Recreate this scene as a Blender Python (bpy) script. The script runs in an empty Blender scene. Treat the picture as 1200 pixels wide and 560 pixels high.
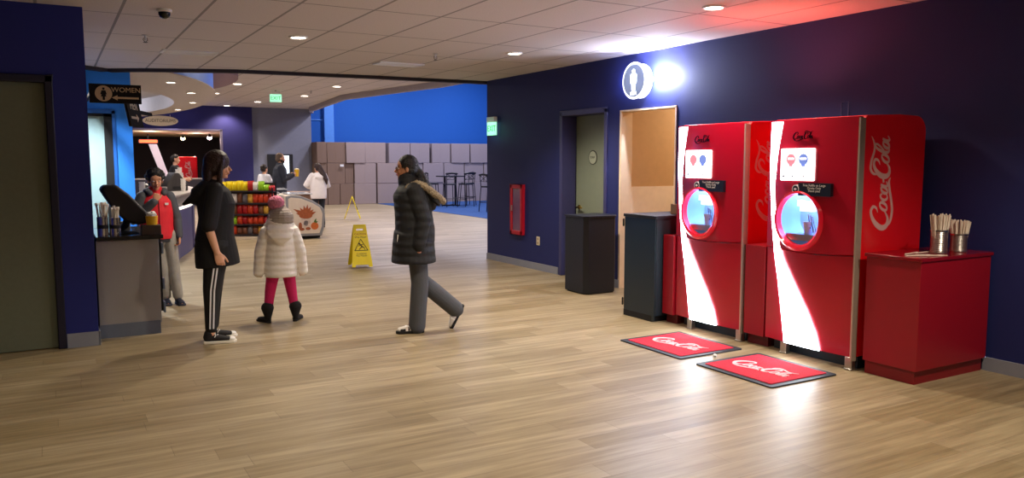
import bpy, bmesh, math, random
from mathutils import Vector, Matrix, Euler
random.seed(7)
SC = bpy.context.scene
COL = SC.collection
PI = math.pi
def rad(a): return math.radians(a)
def V(*a): return Vector(a)

# ------------------------------------------------------------------ materials
def s2l(c):
    return tuple((x/12.92 if x <= .04045 else ((x+.055)/1.055)**2.4) for x in c)
def hexc(h):
    return s2l(tuple(int(h[i:i+2], 16)/255 for i in (0, 2, 4)))
MC = {}
def mat(name, h, rough=.5, metal=0, var=.08, scale=12, bump=0, bscale=60, emit=0, spec=.5, coat=0):
    if name in MC: return MC[name]
    m = bpy.data.materials.new(name); m.use_nodes = True; MC[name] = m
    nt = m.node_tree; b = nt.nodes['Principled BSDF']
    c = hexc(h) if isinstance(h, str) else h
    tc = nt.nodes.new('ShaderNodeTexCoord')
    n = nt.nodes.new('ShaderNodeTexNoise'); n.inputs['Scale'].default_value = scale
    n.inputs['Detail'].default_value = 3
    nt.links.new(tc.outputs['Object'], n.inputs['Vector'])
    mr = nt.nodes.new('ShaderNodeMapRange')
    mr.inputs['To Min'].default_value = 1-var; mr.inputs['To Max'].default_value = 1+var
    nt.links.new(n.outputs['Fac'], mr.inputs['Value'])
    vm = nt.nodes.new('ShaderNodeVectorMath'); vm.operation = 'SCALE'
    vm.inputs[0].default_value = c
    nt.links.new(mr.outputs['Result'], vm.inputs['Scale'])
    nt.links.new(vm.outputs[0], b.inputs['Base Color'])
    b.inputs['Roughness'].default_value = rough; b.inputs['Metallic'].default_value = metal
    b.inputs['Specular IOR Level'].default_value = spec
    b.inputs['Coat Weight'].default_value = coat
    b.inputs['Coat Roughness'].default_value = .08
    if emit:
        b.inputs['Emission Color'].default_value = (*c, 1); b.inputs['Emission Strength'].default_value = emit
    if bump:
        n2 = nt.nodes.new('ShaderNodeTexNoise'); n2.inputs['Scale'].default_value = bscale
        nt.links.new(tc.outputs['Object'], n2.inputs['Vector'])
        bp = nt.nodes.new('ShaderNodeBump'); bp.inputs['Strength'].default_value = bump
        bp.inputs['Distance'].default_value = .01
        nt.links.new(n2.outputs['Fac'], bp.inputs['Height']); nt.links.new(bp.outputs[0], b.inputs['Normal'])
    return m

def ceil_mat(name, h, ox, oy, sx=.61, sy=1.22):
    m = bpy.data.materials.new(name); m.use_nodes = True
    nt = m.node_tree; b = nt.nodes['Principled BSDF']; L = nt.links
    tc = nt.nodes.new('ShaderNodeTexCoord'); sp = nt.nodes.new('ShaderNodeSeparateXYZ')
    L.new(tc.outputs['Object'], sp.inputs[0])
    def mth(op, a, bb=None):
        q = nt.nodes.new('ShaderNodeMath'); q.operation = op
        for i, v in enumerate((a, bb)):
            if v is None: continue
            if isinstance(v, (int, float)): q.inputs[i].default_value = v
            else: L.new(v, q.inputs[i])
        return q.outputs[0]
    def line(o, off, s):
        a = mth('DIVIDE', mth('ADD', o, 60*s-off), s); f = mth('FRACT', a)
        d = mth('MULTIPLY', mth('MINIMUM', f, mth('SUBTRACT', 1., f)), s)
        return mth('LESS_THAN', d, .012)
    g = mth('MAXIMUM', line(sp.outputs[0], ox, sx), line(sp.outputs[1], oy, sy))
    n = nt.nodes.new('ShaderNodeTexNoise'); n.inputs['Scale'].default_value = 90
    L.new(tc.outputs['Object'], n.inputs['Vector'])
    c = hexc(h)
    r = nt.nodes.new('ShaderNodeValToRGB')
    r.color_ramp.elements[0].color = (*[x*.78 for x in c], 1); r.color_ramp.elements[1].color = (*[min(1, x*1.15) for x in c], 1)
    L.new(n.outputs['Fac'], r.inputs[0])
    mx = nt.nodes.new('ShaderNodeMix'); mx.data_type = 'RGBA'
    L.new(g, mx.inputs[0]); L.new(r.outputs[0], mx.inputs[6])
    mx.inputs[7].default_value = (*[x*.42 for x in c], 1)
    L.new(mx.outputs[2], b.inputs['Base Color']); b.inputs['Roughness'].default_value = .85
    bp = nt.nodes.new('ShaderNodeBump'); bp.inputs['Strength'].default_value = .6; bp.inputs['Distance'].default_value = .01
    L.new(mth('SUBTRACT', 1., g), bp.inputs['Height']); L.new(bp.outputs[0], b.inputs['Normal'])
    return m

def floor_mat():
    m = bpy.data.materials.new('wood plank floor'); m.use_nodes = True
    nt = m.node_tree; b = nt.nodes['Principled BSDF']; L = nt.links
    tc = nt.nodes.new('ShaderNodeTexCoord')
    br = nt.nodes.new('ShaderNodeTexBrick')
    br.offset = 0
    sp = nt.nodes.new('ShaderNodeSeparateXYZ'); L.new(tc.outputs['Object'], sp.inputs[0])
    def mth(op, a, b2=0.):
        q = nt.nodes.new('ShaderNodeMath'); q.operation = op
        for i, v in enumerate((a, b2)):
            if isinstance(v, (int, float)): q.inputs[i].default_value = v
            else: L.new(v, q.inputs[i])
        return q.outputs[0]
    row = mth('FLOOR', mth('DIVIDE', sp.outputs[1], .17)); wn = nt.nodes.new('ShaderNodeTexWhiteNoise'); wn.noise_dimensions = '1D'; L.new(row, wn.inputs['W'])
    cb = nt.nodes.new('ShaderNodeCombineXYZ'); L.new(mth('ADD', sp.outputs[0], mth('MULTIPLY', wn.outputs['Value'], 7.)), cb.inputs[0]); L.new(sp.outputs[1], cb.inputs[1])
    L.new(cb.outputs[0], br.inputs['Vector'])
    br.inputs['Scale'].default_value = 1; br.inputs['Mortar Size'].default_value = .0012
    br.inputs['Brick Width'].default_value = 1.25; br.inputs['Row Height'].default_value = .17
    br.inputs['Color1'].default_value = (*hexc('b2a182'), 1); br.inputs['Color2'].default_value = (*hexc('958362'), 1)
    br.inputs['Mortar'].default_value = (*hexc('6e5d48'), 1); br.inputs['Mortar Smooth'].default_value = .3
    mp = nt.nodes.new('ShaderNodeMapping'); mp.inputs['Scale'].default_value = (.9, 13, 1)
    L.new(cb.outputs[0], mp.inputs['Vector'])
    n = nt.nodes.new('ShaderNodeTexNoise'); n.inputs['Scale'].default_value = 1.6; n.inputs['Detail'].default_value = 7
    n.inputs['Roughness'].default_value = .62
    L.new(mp.outputs[0], n.inputs['Vector'])
    r = nt.nodes.new('ShaderNodeValToRGB')
    r.color_ramp.elements[0].position = .32; r.color_ramp.elements[0].color = (.5, .47, .43, 1)
    r.color_ramp.elements[1].position = .66; r.color_ramp.elements[1].color = (1.12, 1.12, 1.12, 1)
    L.new(n.outputs['Fac'], r.inputs[0])
    mx = nt.nodes.new('ShaderNodeMix'); mx.data_type = 'RGBA'; mx.blend_type = 'MULTIPLY'; mx.inputs[0].default_value = .8
    L.new(br.outputs['Color'], mx.inputs[6]); L.new(r.outputs[0], mx.inputs[7])
    L.new(mx.outputs[2], b.inputs['Base Color'])
    b.inputs['Roughness'].default_value = .42; b.inputs['Specular IOR Level'].default_value = .5
    bp = nt.nodes.new('ShaderNodeBump'); bp.inputs['Strength'].default_value = .12; bp.inputs['Distance'].default_value = .004
    L.new(n.outputs['Fac'], bp.inputs['Height']); L.new(bp.outputs[0], b.inputs['Normal'])
    return m

def stripe_mat(name, h, h2, freq, axis='Z', rough=.6, bump=.5):
    """fabric with bands along one object axis (quilting, ribbing) that are relief, plus mottling"""
    m = bpy.data.materials.new(name); m.use_nodes = True
    nt = m.node_tree; b = nt.nodes['Principled BSDF']; L = nt.links
    tc = nt.nodes.new('ShaderNodeTexCoord')
    w = nt.nodes.new('ShaderNodeTexWave'); w.bands_direction = axis; w.inputs['Scale'].default_value = freq
    w.inputs['Distortion'].default_value = 2.2; w.inputs['Detail'].default_value = 2; w.inputs['Detail Scale'].default_value = 2
    L.new(tc.outputs['Object'], w.inputs['Vector'])
    n = nt.nodes.new('ShaderNodeTexNoise'); n.inputs['Scale'].default_value = 14; L.new(tc.outputs['Object'], n.inputs['Vector'])
    mx = nt.nodes.new('ShaderNodeMix'); mx.data_type = 'RGBA'
    L.new(n.outputs['Fac'], mx.inputs[0]); mx.inputs[6].default_value = (*hexc(h), 1); mx.inputs[7].default_value = (*hexc(h2), 1)
    L.new(mx.outputs[2], b.inputs['Base Color']); b.inputs['Roughness'].default_value = rough
    bp = nt.nodes.new('ShaderNodeBump'); bp.inputs['Strength'].default_value = bump; bp.inputs['Distance'].default_value = .02
    L.new(w.outputs['Fac'], bp.inputs['Height']); L.new(bp.outputs[0], b.inputs['Normal'])
    return m

# ------------------------------------------------------------------ mesh helpers
def box(bm, x0, x1, y0, y1, z0, z1, M=None):
    vs = [V(x, y, z) for x in (x0, x1) for y in (y0, y1) for z in (z0, z1)]
    if M: vs = [M @ v for v in vs]
    v = [bm.verts.new(p) for p in vs]
    for f in ((0, 1, 3, 2), (4, 6, 7, 5), (0, 4, 5, 1), (2, 3, 7, 6), (0, 2, 6, 4), (1, 5, 7, 3)):
        bm.faces.new([v[i] for i in f])
def prism(bm, pts, n0, n1, M):
    """2-D outline (u,v) extruded along n from n0 to n1, placed by M"""
    a = [bm.verts.new(M @ V(u, v, n0)) for u, v in pts]; b = [bm.verts.new(M @ V(u, v, n1)) for u, v in pts]
    k = len(pts)
    bm.faces.new(a[::-1]); bm.faces.new(b)
    for i in range(k): bm.faces.new((a[i], a[(i+1) % k], b[(i+1) % k], b[i]))
def circ(cx, cy, rx, ry=None, n=32, a0=0, a1=2*PI):
    ry = ry or rx
    full = abs(a1-a0-2*PI) < 1e-6
    return [(cx+rx*math.cos(a0+(a1-a0)*i/(n if full else n-1)), cy+ry*math.sin(a0+(a1-a0)*i/(n if full else n-1))) for i in range(n)]
def rrect(x0, x1, y0, y1, r, n=5):
    p = []
    for cx, cy, a in ((x1-r, y1-r, 0), (x0+r, y1-r, 90), (x0+r, y0+r, 180), (x1-r, y0+r, 270)):
        for i in range(n+1):
            t = rad(a+90*i/n); p.append((cx+r*math.cos(t), cy+r*math.sin(t)))
    return p
def tube(bm, path, radii, side=None, seg=12, cap=True):
    """tapered tube along path; radii scalar or (a,b): a along 'side', b across"""
    P = [Vector(p) for p in path]; n = len(P)
    R = [(r, r) if isinstance(r, (int, float)) else r for r in radii]
    T = []
    for i in range(n):
        t = (P[min(i+1, n-1)]-P[max(i-1, 0)])
        T.append(t.normalized() if t.length > 1e-9 else V(0, 0, 1))
    if side is None:
        side = V(0, 1, 0) if abs(T[0].y) < .9 else V(1, 0, 0)
    S = Vector(side)
    rings = []
    def ring(c, t, r, k=1.):
        nonlocal S
        s = S - t*S.dot(t)
        if s.length < 1e-4: s = V(1, 0, 0) - t*t.x
        s.normalize(); u = t.cross(s)
        rings.append([bm.verts.new(c+s*(r[0]*k*math.cos(2*PI*j/seg))+u*(r[1]*k*math.sin(2*PI*j/seg))) for j in range(seg)])
    if cap:
        m0 = min(R[0])
        for d, k in ((.95, .3), (.75, .66), (.4, .92)): ring(P[0]-T[0]*m0*d, T[0], R[0], k)
    for i in range(n): ring(P[i], T[i], R[i])
    if cap:
        m1 = min(R[-1])
        for d, k in ((.4, .92), (.75, .66), (.95, .3)): ring(P[-1]+T[-1]*m1*d, T[-1], R[-1], k)
    for a, b in zip(rings, rings[1:]):
        for j in range(seg): bm.faces.new((a[j], a[(j+1) % seg], b[(j+1) % seg], b[j]))
    bm.faces.new(rings[0][::-1]); bm.faces.new(rings[-1])
def ell(bm, c, r, M=None, n=16):
    ret = bmesh.ops.create_uvsphere(bm, u_segments=n, v_segments=max(8, n*2//3), radius=1)
    for v in ret['verts']:
        p = V(v.co.x*r[0], v.co.y*r[1], v.co.z*r[2]) + Vector(c)
        v.co = M @ p if M else p
def lathe(bm, prof, seg=32, M=None, c=(0, 0, 0), cap=True):
    """profile [(r,z)] around z"""
    rings = []
    for r, z in prof:
        rg = []
        for j in range(seg):
            a = 2*PI*j/seg; p = V(c[0]+r*math.cos(a), c[1]+r*math.sin(a), c[2]+z)
            rg.append(bm.verts.new(M @ p if M else p))
        rings.append(rg)
    for a, b in zip(rings, rings[1:]):
        for j in range(seg): bm.faces.new((a[j], a[(j+1) % seg], b[(j+1) % seg], b[j]))
    if not cap: return
    if prof[0][0] > 1e-5: bm.faces.new(rings[0][::-1])
    if prof[-1][0] > 1e-5: bm.faces.new(rings[-1])
def new(): return bmesh.new()
def smooth_mesh(me, ang=40):
    for p in me.polygons: p.use_smooth = True
    try: me.set_sharp_from_angle(angle=rad(ang))
    except Exception: pass
def obj(name, bm, m, parent=None, bevel=0, smooth=True, seg=2, fix=True):
    if fix:
        bmesh.ops.remove_doubles(bm, verts=bm.verts, dist=1e-5)
        bmesh.ops.recalc_face_normals(bm, faces=bm.faces)
    me = bpy.data.meshes.new(name); bm.to_mesh(me); bm.free()
    o = bpy.data.objects.new(name, me); COL.objects.link(o)
    me.materials.append(m)
    if parent: o.parent = parent
    if bevel:
        md = o.modifiers.new('bevel', 'BEVEL'); md.width = bevel; md.segments = seg; md.limit_method = 'ANGLE'; md.angle_limit = rad(35)
    if smooth: smooth_mesh(me)
    return o
def organic(name, bm, m, parent, voxel=.007, sm=2, jitter=0):
    """overlapping volumes fused into one continuous skin"""
    bmesh.ops.recalc_face_normals(bm, faces=bm.faces)
    me = bpy.data.meshes.new('tmp'); bm.to_mesh(me); bm.free()
    o = bpy.data.objects.new('tmp', me); COL.objects.link(o)
    r = o.modifiers.new('r', 'REMESH'); r.mode = 'VOXEL'; r.voxel_size = voxel
    s = o.modifiers.new('s', 'SMOOTH'); s.iterations = sm; s.factor = .5
    dg = bpy.context.evaluated_depsgraph_get(); dg.update()
    me2 = bpy.data.meshes.new_from_object(o.evaluated_get(dg))
    bpy.data.objects.remove(o); bpy.data.meshes.remove(me)
    me2.name = name
    if jitter:
        nv = [v.normal.copy() for v in me2.vertices]
        for v, n in zip(me2.vertices, nv): v.co += n*random.uniform(-jitter, jitter)
    me2.materials.clear(); me2.materials.append(m)
    for p in me2.polygons: p.use_smooth = True
    o2 = bpy.data.objects.new(name, me2); COL.objects.link(o2)
    if parent: o2.parent = parent
    return o2
def tag(o, label, cat, group=None, kind=None):
    o['label'] = label; o['category'] = cat
    if group: o['group'] = group
    if kind: o['kind'] = kind
    return o
def thing(name, label, cat, loc=(0, 0, 0), rotz=0, group=None):
    o = bpy.data.objects.new(name, None); COL.objects.link(o)
    o.location = loc; o.rotation_euler = (0, 0, rotz); o.empty_display_size = .1
    return tag(o, label, cat, group)
def struct(name, bm, m, parent=None, **k):
    o = obj(name, bm, m, parent, smooth=False, **k)
    if not parent: o['kind'] = 'structure'
    return o
def dup(root, loc, rotz=None, label=None, group=None):
    r = root.copy(); COL.objects.link(r); r.location = loc
    if rotz is not None: r.rotation_euler = (0, 0, rotz)
    if label: r['label'] = label
    if group: r['group'] = group
    for ch in list(root.children):
        c = ch.copy(); COL.objects.link(c); c.parent = r
        for g in list(ch.children):
            d = g.copy(); COL.objects.link(d); d.parent = c
    return r
def frame(o, u, v):
    u = Vector(u); v = Vector(v); n = u.cross(v); M = Matrix.Identity(4)
    for i in range(3): M[i][0] = u[i]; M[i][1] = v[i]; M[i][2] = n[i]; M[i][3] = o[i]
    return M
def FX(x, y, z): return frame((x, y, z), (0, -1, 0), (0, 0, 1))     # panel facing -X
def FY(x, y, z): return frame((x, y, z), (1, 0, 0), (0, 0, 1))      # panel facing -Y
def text(name, body, size, m, parent, M, depth=.002, align='CENTER', sx=1):
    cu = bpy.data.curves.new('t', 'FONT'); cu.body = body; cu.size = size; cu.align_x = align; cu.align_y = 'CENTER'
    cu.extrude = depth/2; cu.resolution_u = 3; cu.space_line = .85
    o = bpy.data.objects.new('t', cu); COL.objects.link(o)
    dg = bpy.context.evaluated_depsgraph_get(); dg.update()
    me = bpy.data.meshes.new_from_object(o.evaluated_get(dg))
    bpy.data.objects.remove(o)
    me.transform(M @ Matrix.Diagonal((sx, 1, 1, 1))); me.materials.clear(); me.materials.append(m); me.name = name
    o = bpy.data.objects.new(name, me); COL.objects.link(o)
    if parent: o.parent = parent
    return o
def crom(pts, sub=7):
    out = []; n = len(pts)
    P = [Vector(p) for p in pts]
    for i in range(n-1):
        a, b, c, d = P[max(i-1, 0)], P[i], P[i+1], P[min(i+2, n-1)]
        for k in range(sub):
            t = k/sub
            out.append(.5*((2*b)+(c-a)*t+(2*a-5*b+4*c-d)*t*t+(3*b-a-3*c+d)*t**3))
    out.append(P[-1]); return out
def stroke(bm, pts, M, sc, n0, n1, sub=7):
    q = crom(pts, sub); L = []; R = []
    for i, p in enumerate(q):
        a = q[max(i-1, 0)]; b = q[min(i+1, len(q)-1)]
        t = Vector((b.x-a.x, b.y-a.y)); t.normalize(); nn = Vector((-t.y, t.x)); w = abs(p.z)/2
        L.append((p.x+nn.x*w, p.y+nn.y*w)); R.append((p.x-nn.x*w, p.y-nn.y*w))
    for i in range(len(q)-1):
        quad = [L[i], R[i], R[i+1], L[i+1]]
        lo = [bm.verts.new(M @ V(x*sc, y*sc, n0)) for x, y in quad]; hi = [bm.verts.new(M @ V(x*sc, y*sc, n1)) for x, y in quad]
        bm.faces.new(lo[::-1]); bm.faces.new(hi)
        for k in range(4): bm.faces.new((lo[k], lo[(k+1) % 4], hi[(k+1) % 4], hi[k]))
def oring(cx, cy, rx, ry, w, sl=.35):
    p = []
    for i in range(13):
        a = 2*PI*i/12; y = ry*math.sin(a)
        p.append((cx+rx*math.cos(a)+y*sl, cy+y, w*(.75+.45*abs(math.cos(a)))))
    return p
LOGO = [
    [(2.15, 1.75, .06), (2.6, 2.0, .22), (2.75, 2.5, .3), (2.3, 2.85, .34), (1.6, 2.6, .42), (.9, 1.9, .56), (.5, 1.0, .6), (.7, .25, .5), (1.35, .05, .36), (2.0, .4, .2), (2.35, .8, .1)],
    [(.62, .3, .2), (1.1, -.35, .3), (2.2, -.62, .34), (3.4, -.4, .34), (4.5, -.05, .34), (5.3, .1, .3), (5.75, -.15, .05)],
    oring(2.75, .85, .36, .6, .26), oring(4.45, .82, .3, .52, .26), oring(7.75, .85, .36, .6, .26), oring(9.15, .82, .3, .52, .26),
    [(3.1, .95, .1), (3.45, 1.15, .1)],
    [(4.05, 1.1, .18), (3.95, 1.4, .18), (3.6, 1.25, .24), (3.4, .7, .3), (3.6, .28, .24), (4.0, .4, .12), (4.3, .7, .08)],
    [(5.05, 1.42, .22), (4.85, .75, .28), (4.95, .3, .22), (5.35, .55, .1)],
    [(5.25, .98, .26), (5.75, 1.08, .22)],
    [(7.1, 1.7, .06), (7.5, 1.95, .2), (7.65, 2.45, .28), (7.2, 2.7, .34), (6.55, 2.35, .44), (6.0, 1.5, .56), (5.9, .6, .54), (6.25, .12, .42), (6.85, .2, .28), (7.3, .7, .1)],
    [(6.15, 1.9, .08), (6.15, 2.6, .24), (6.6, 3.15, .3), (7.5, 3.1, .3), (8.5, 2.7, .26), (9.3, 2.75, .22), (10, 3.2, .04)],
    [(8.15, .7, .1), (8.75, 1.4, .16), (9.2, 2.2, .2), (9.15, 2.6, .2), (8.8, 2.3, .24), (8.45, 1.3, .32), (8.4, .5, .3), (8.7, .3, .16), (8.95, .6, .08)],
    [(9.78, 1.42, .22), (9.58, .75, .28), (9.68, .3, .22), (10.1, .6, .08)],
]
def logo(name, M, length, m, parent, n0=0, n1=.002, sub=7):
    bm = new(); sc = length/10.4
    for s in LOGO:
        stroke(bm, s, M, sc, n0, n1, sub)
    return obj(name, bm, m, parent, smooth=False, fix=False)

# palette
NAVY = mat('navy painted wall', '162060', .7, var=.05, scale=3, bump=.05)
NAVYL = mat('deep blue painted wall', '1c2478', .75, var=.05, scale=3)
BRIGHTB = mat('bright blue painted wall', '2a8af4', .7, var=.05)
ROYAL = mat('royal blue painted wall', '0a56b0', .8, var=.04)
PURPLE = mat('purple blue painted wall', '1e1a58', .75)
GREYW = mat('grey painted wall', '7e808e', .8)
BASEG = mat('grey vinyl base', '8c8f9c', .6)
BEAM = mat('dark plum beam', '2a2430', .7)
WHITEC = mat('white plastic', 'e8e6e2', .5)
CHROME = mat('chrome', 'd8d4cc', .2, 1)
STEEL = mat('brushed steel', 'b9b4ae', .35, 1)
BLACK = mat('black laminate', '12141f', .5)
BLACKM = mat('matt black', '0e0e10', .7)
RED = mat('glossy red panel', 'b40a28', .3, coat=.4, var=.03)
REDL = mat('red laminate', '960c1e', .38, var=.04)
REDS = mat('brightened red side panel', 'f41420', .3, coat=.3, var=.03)  # redder and brighter than the front, in place of light falling on the side
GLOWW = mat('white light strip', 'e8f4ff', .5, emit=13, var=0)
SCREEN = mat('lit touch screen', 'ffffff', .4, emit=2.2, var=0)
LAMPW = mat('warm lamp diffuser', 'fff0dc', .5, emit=14, var=0)
YELLOW = mat('yellow plastic', 'f2dc10', .45)
TEAL = mat('dark teal black laminate', '10202a', .5)

# ------------------------------------------------------------------ setting
bm = new(); box(bm, -5, 17, -3, 37, -.12, 0); struct('floor', bm, floor_mat())
bm = new()
crv = [(10.3, 27.8), (10.25, 24), (10.2, 20), (10.1, 17), (10, 12.5), (16.9, 12.5), (16.9, 27.8)]
prism(bm, crv, 0.001, .009, Matrix.Identity(4))
tag(obj('carpet', bm, mat('blue carpet', '204880', .95, bump=.4, bscale=200), smooth=False), 'blue carpet under the bar stools by the box wall', 'carpet')
# near ceiling 
C1 = ceil_mat('ceiling tile near', 'cfc4c0', 1.17, 6.44)
CE = [(6.12, 11.15), (4.2, 11.25), (2.25, 11.45), (1.1, 11.95), (.72, 12.2), (.4, 11.9), (-5, 11.9)]
bm = new(); prism(bm, [(-5, -3), (6.12, -3)]+CE, 2.8, 2.88, Matrix.Identity(4)); struct('ceiling', bm, C1)
bm = new()
for (x0, y0), (x1, y1) in zip(CE, CE[1:]):
    d = V(x1-x0, y1-y0, 0).normalized(); nn = V(-d.y, d.x, 0)*-.1
    pts = [(x0, y0), (x1, y1), (x1+nn.x, y1+nn.y), (x0+nn.x, y0+nn.y)]
    prism(bm, pts, 2.755, 3.46, Matrix.Identity(4))
struct('trim_1', bm, BEAM)
# far ceiling
C2 = ceil_mat('ceiling tile far', 'd2c8c6', 1.17, 6.44)
bm = new()
prism(bm, [(-5, 11.0), (7.85, 11.0), (7.85, 17.06), (7.1, 21.9), (7.8, 27.6), (8.1, 28.6), (8.1, 36), (-5, 36)], 3.4, 3.46, Matrix.Identity(4))
struct('ceiling.001', bm, C2)
bm = new()
EG = [(7.9, 11.2), (7.87, 17.06), (7.12, 21.9), (7.8, 27.6), (8.1, 28.5)]
for (x0, y0), (x1, y1) in zip(EG, EG[1:]): prism(bm, [(x0, y0), (x1, y1), (x1+.12, y1), (x0+.12, y0)], 3.26, 5.5, Matrix.Identity(4))
struct('trim_2', bm, mat('soffit grey', 'a9a2aa', .8))
bm = new(); box(bm, 7, 17, 11, 29, 5.5, 5.6); struct('ceiling.002', bm, mat('dark high ceiling', '2a2c3a', .9))
# right wall with two openings
bm = new()
for y0, y1, z0, z1 in ((-3, 6.75, 0, 2.8), (6.75, 7.73, 2.15, 2.8), (7.73, 8.02, 0, 2.8), (8.02, 9.03, 2.2, 2.8), (9.03, 11.15, 0, 2.8)):
    box(bm, 5.97, 6.12, y0, y1, z0, z1)
struct('wall_right', bm, NAVY)
bm = new()
for y0, y1 in ((-3, 3.3), (7.73, 7.98), (9.09, 11.155)): box(bm, 5.955, 5.97, y0, y1, 0, .1)
struct('baseboard_right', bm, BASEG)
bm = new(); box(bm, 6.12, 17, 11.0, 11.15, 0, 5.5); struct('wall_partition', bm, NAVYL)
# corridor behind the open doorway
TAN = mat('tan plaster', 'cda87a', .8); TILE = mat('cream wall tile', 'fbeedd', .4)
bm = new(); box(bm, 6.12, 9, 7.75, 7.85, 1.24, 2.8); struct('wall_corridor', bm, TAN)
bm = new(); box(bm, 6.12, 9, 7.74, 7.86, 0, 1.24); struct('trim_3', bm, TILE)
bm = new(); box(bm, 6.12, 9, 6.5, 6.6, 0, 2.8); box(bm, 9, 9.1, 6.5, 7.86, 0, 2.8); struct('wall_corridor.001', bm, TAN)
bm = new(); box(bm, 5.96, 6.13, 7.715, 7.745, 0, 2.15); box(bm, 5.96, 6.13, 6.74, 6.76, 0, 2.15); box(bm, 5.96, 6.13, 6.74, 7.745, 2.14, 2.16)
struct('trim_4', bm, mat('cream jamb', 'e6cfae', .5))
bm = new(); box(bm, 6.12, 9.1, 6.5, 7.86, 2.8, 2.86); struct('ceiling.003', bm, WHITEC)
# closed door in its recess
d = bpy.data.objects.new('door_1', None); COL.objects.link(d); d['kind'] = 'structure'; d.location = (6.2, 8.52, 0)
DF = mat('dark blue door frame', '3a3a66', .45)
bm = new()
for a in ((-.25, -.02, .47, .53, 0, 2.2), (-.25, -.02, -.53, -.47, 0, 2.2), (-.25, -.02, -.53, .53, 2.15, 2.22)): box(bm, *a)
obj('door_frame', bm, DF, d, bevel=.006)
bm = new(); box(bm, 0, .045, -.49, .49, .01, 2.17)
obj('door_leaf', bm, mat('olive grey door leaf', '7c8474', .35, var=.05), d, bevel=.004)
bm = new(); box(bm, -.03, 0, -.6, .6, 2.16, 2.3); box(bm, 0, .1, -.6, -.5, 0, 2.3); box(bm, 0, .1, .5, .6, 0, 2.3); obj('stop', bm, DF, d)
M = FX(-.001, .1, 1.6)
bm = new(); prism(bm, circ(0, 0, .095, n=40), 0, .004, M); rg = obj('round_sign', bm, mat('olive grey sign ring', '20221e', .5), d)
bm = new(); prism(bm, circ(0, 0, .083, n=40), .004, .006, M); obj('sign_face', bm, mat('sign face olive', 'a4aa98', .4), rg)
text('sign_lettering', 'STAFF', .04, mat('dark print', '20221e', .5), rg, FX(-.008, .1, 1.6))
bm = new(); lathe(bm, [(.03, 0), (.03, .012), (.012, .014), (.012, .05)], 16, FX(0, .4, .93) )
tube(bm, [(-.05, .4, .93), (-.055, .34, .935), (-.05, .28, .925)], [.011, .011, .009])
obj('door_handle', bm, mat('brass', 'c9a24a', .25, 1), d)
bm = new(); box(bm, 6.12, 6.3, 9.03, 9.13, 0, 2.8); box(bm, 6.12, 6.3, 7.92, 8.02, 0, 2.8); box(bm, 6.12, 7.6, 7.86, 11, 2.8, 2.86); struct('wall_recess', bm, NAVY)
bm = new(); box(bm, 7.5, 7.6, 7.86, 11, 0, 2.8); struct('wall_backroom', bm, NAVY)

# front left wall with door and pier
bm = new()
box(bm, -5, -1.15, 7.5, 8.9, 0, 2.8); box(bm, -1.15, .0, 7.5, 8.9, 2.2, 2.8); box(bm, .0, .28, 7.5, 8.9, 0, 2.8); box(bm, -1.15, 0, 7.7, 8.9, 0, 2.2)
struct('wall_left', bm, NAVYL)
bm = new(); box(bm, .045, .285, 7.485, 7.5, 0, .12); box(bm, .28, .292, 7.485, 7.74, 0, .12); struct('baseboard_left', bm, BASEG)
d = bpy.data.objects.new('door_2', None); COL.objects.link(d); d['kind'] = 'structure'; d.location = (-.57, 7.6, 0)
bm = new()
for a in ((-.63, -.55, -.12, .1, 0, 2.24), (.55, .61, -.12, .1, 0, 2.24), (-.63, .61, -.12, .1, 2.18, 2.24)): box(bm, *a)
obj('door_frame', bm, mat('dark door frame', '17152e', .5), d, bevel=.008)
bm = new(); box(bm, -.55, .55, -.06, -.015, .005, 2.18)
obj('door_leaf', bm, mat('olive green door', '6f7460', .6, var=.1, scale=30), d, bevel=.004)
bm = new(); ell(bm, (-.02, -.07, 2.08), (.012, .01, .012)); obj('door_hook', bm, BLACKM, d)
# bright blue wall further back with a doorway
bm = new(); box(bm, -5, .44, 12.3, 12.45, 0, 3.46); box(bm, .44, .76, 12.3, 12.45, 2.2, 3.46); box(bm, .76, 1.0, 12.3, 12.45, 0, 3.46)
struct('wall_blue', bm, BRIGHTB)
d = bpy.data.objects.new('door_3', None); COL.objects.link(d); d['kind'] = 'structure'; d.location = (.45, 12.36, 0)
bm = new(); box(bm, -.45, .2, .0, .04, 0, 2.2); obj('door_leaf', bm, mat('pale green door leaf', 'a8c8c8', .5), d)
bm = new(); box(bm, .2, .31, -.05, .06, 0, 2.2); box(bm, -.5, .31, -.05, .06, 2.16, 2.2); obj('door_frame', bm, BLACKM, d)
bm = new(); box(bm, .75, .79, 12.28, 12.31, 0, 2.24); box(bm, .3, .79, 12.28, 12.31, 2.2, 2.26); struct('trim_5', bm, mat('blue door trim', '1a62b8', .5))
# enclosing walls
NEU = mat('neutral plaster', '8c8894', .9)
bm = new(); box(bm, -5.1, -5, -3, 36, 0, 3.46); struct('wall_far_left', bm, NAVYL)
bm = new(); box(bm, -5.1, 6.12, -3.1, -3, 0, 2.88); struct('wall_back', bm, NEU)
bm = new(); box(bm, 17, 17.1, 11, 29, 0, 5.6); struct('wall_far_right', bm, ROYAL)
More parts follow.
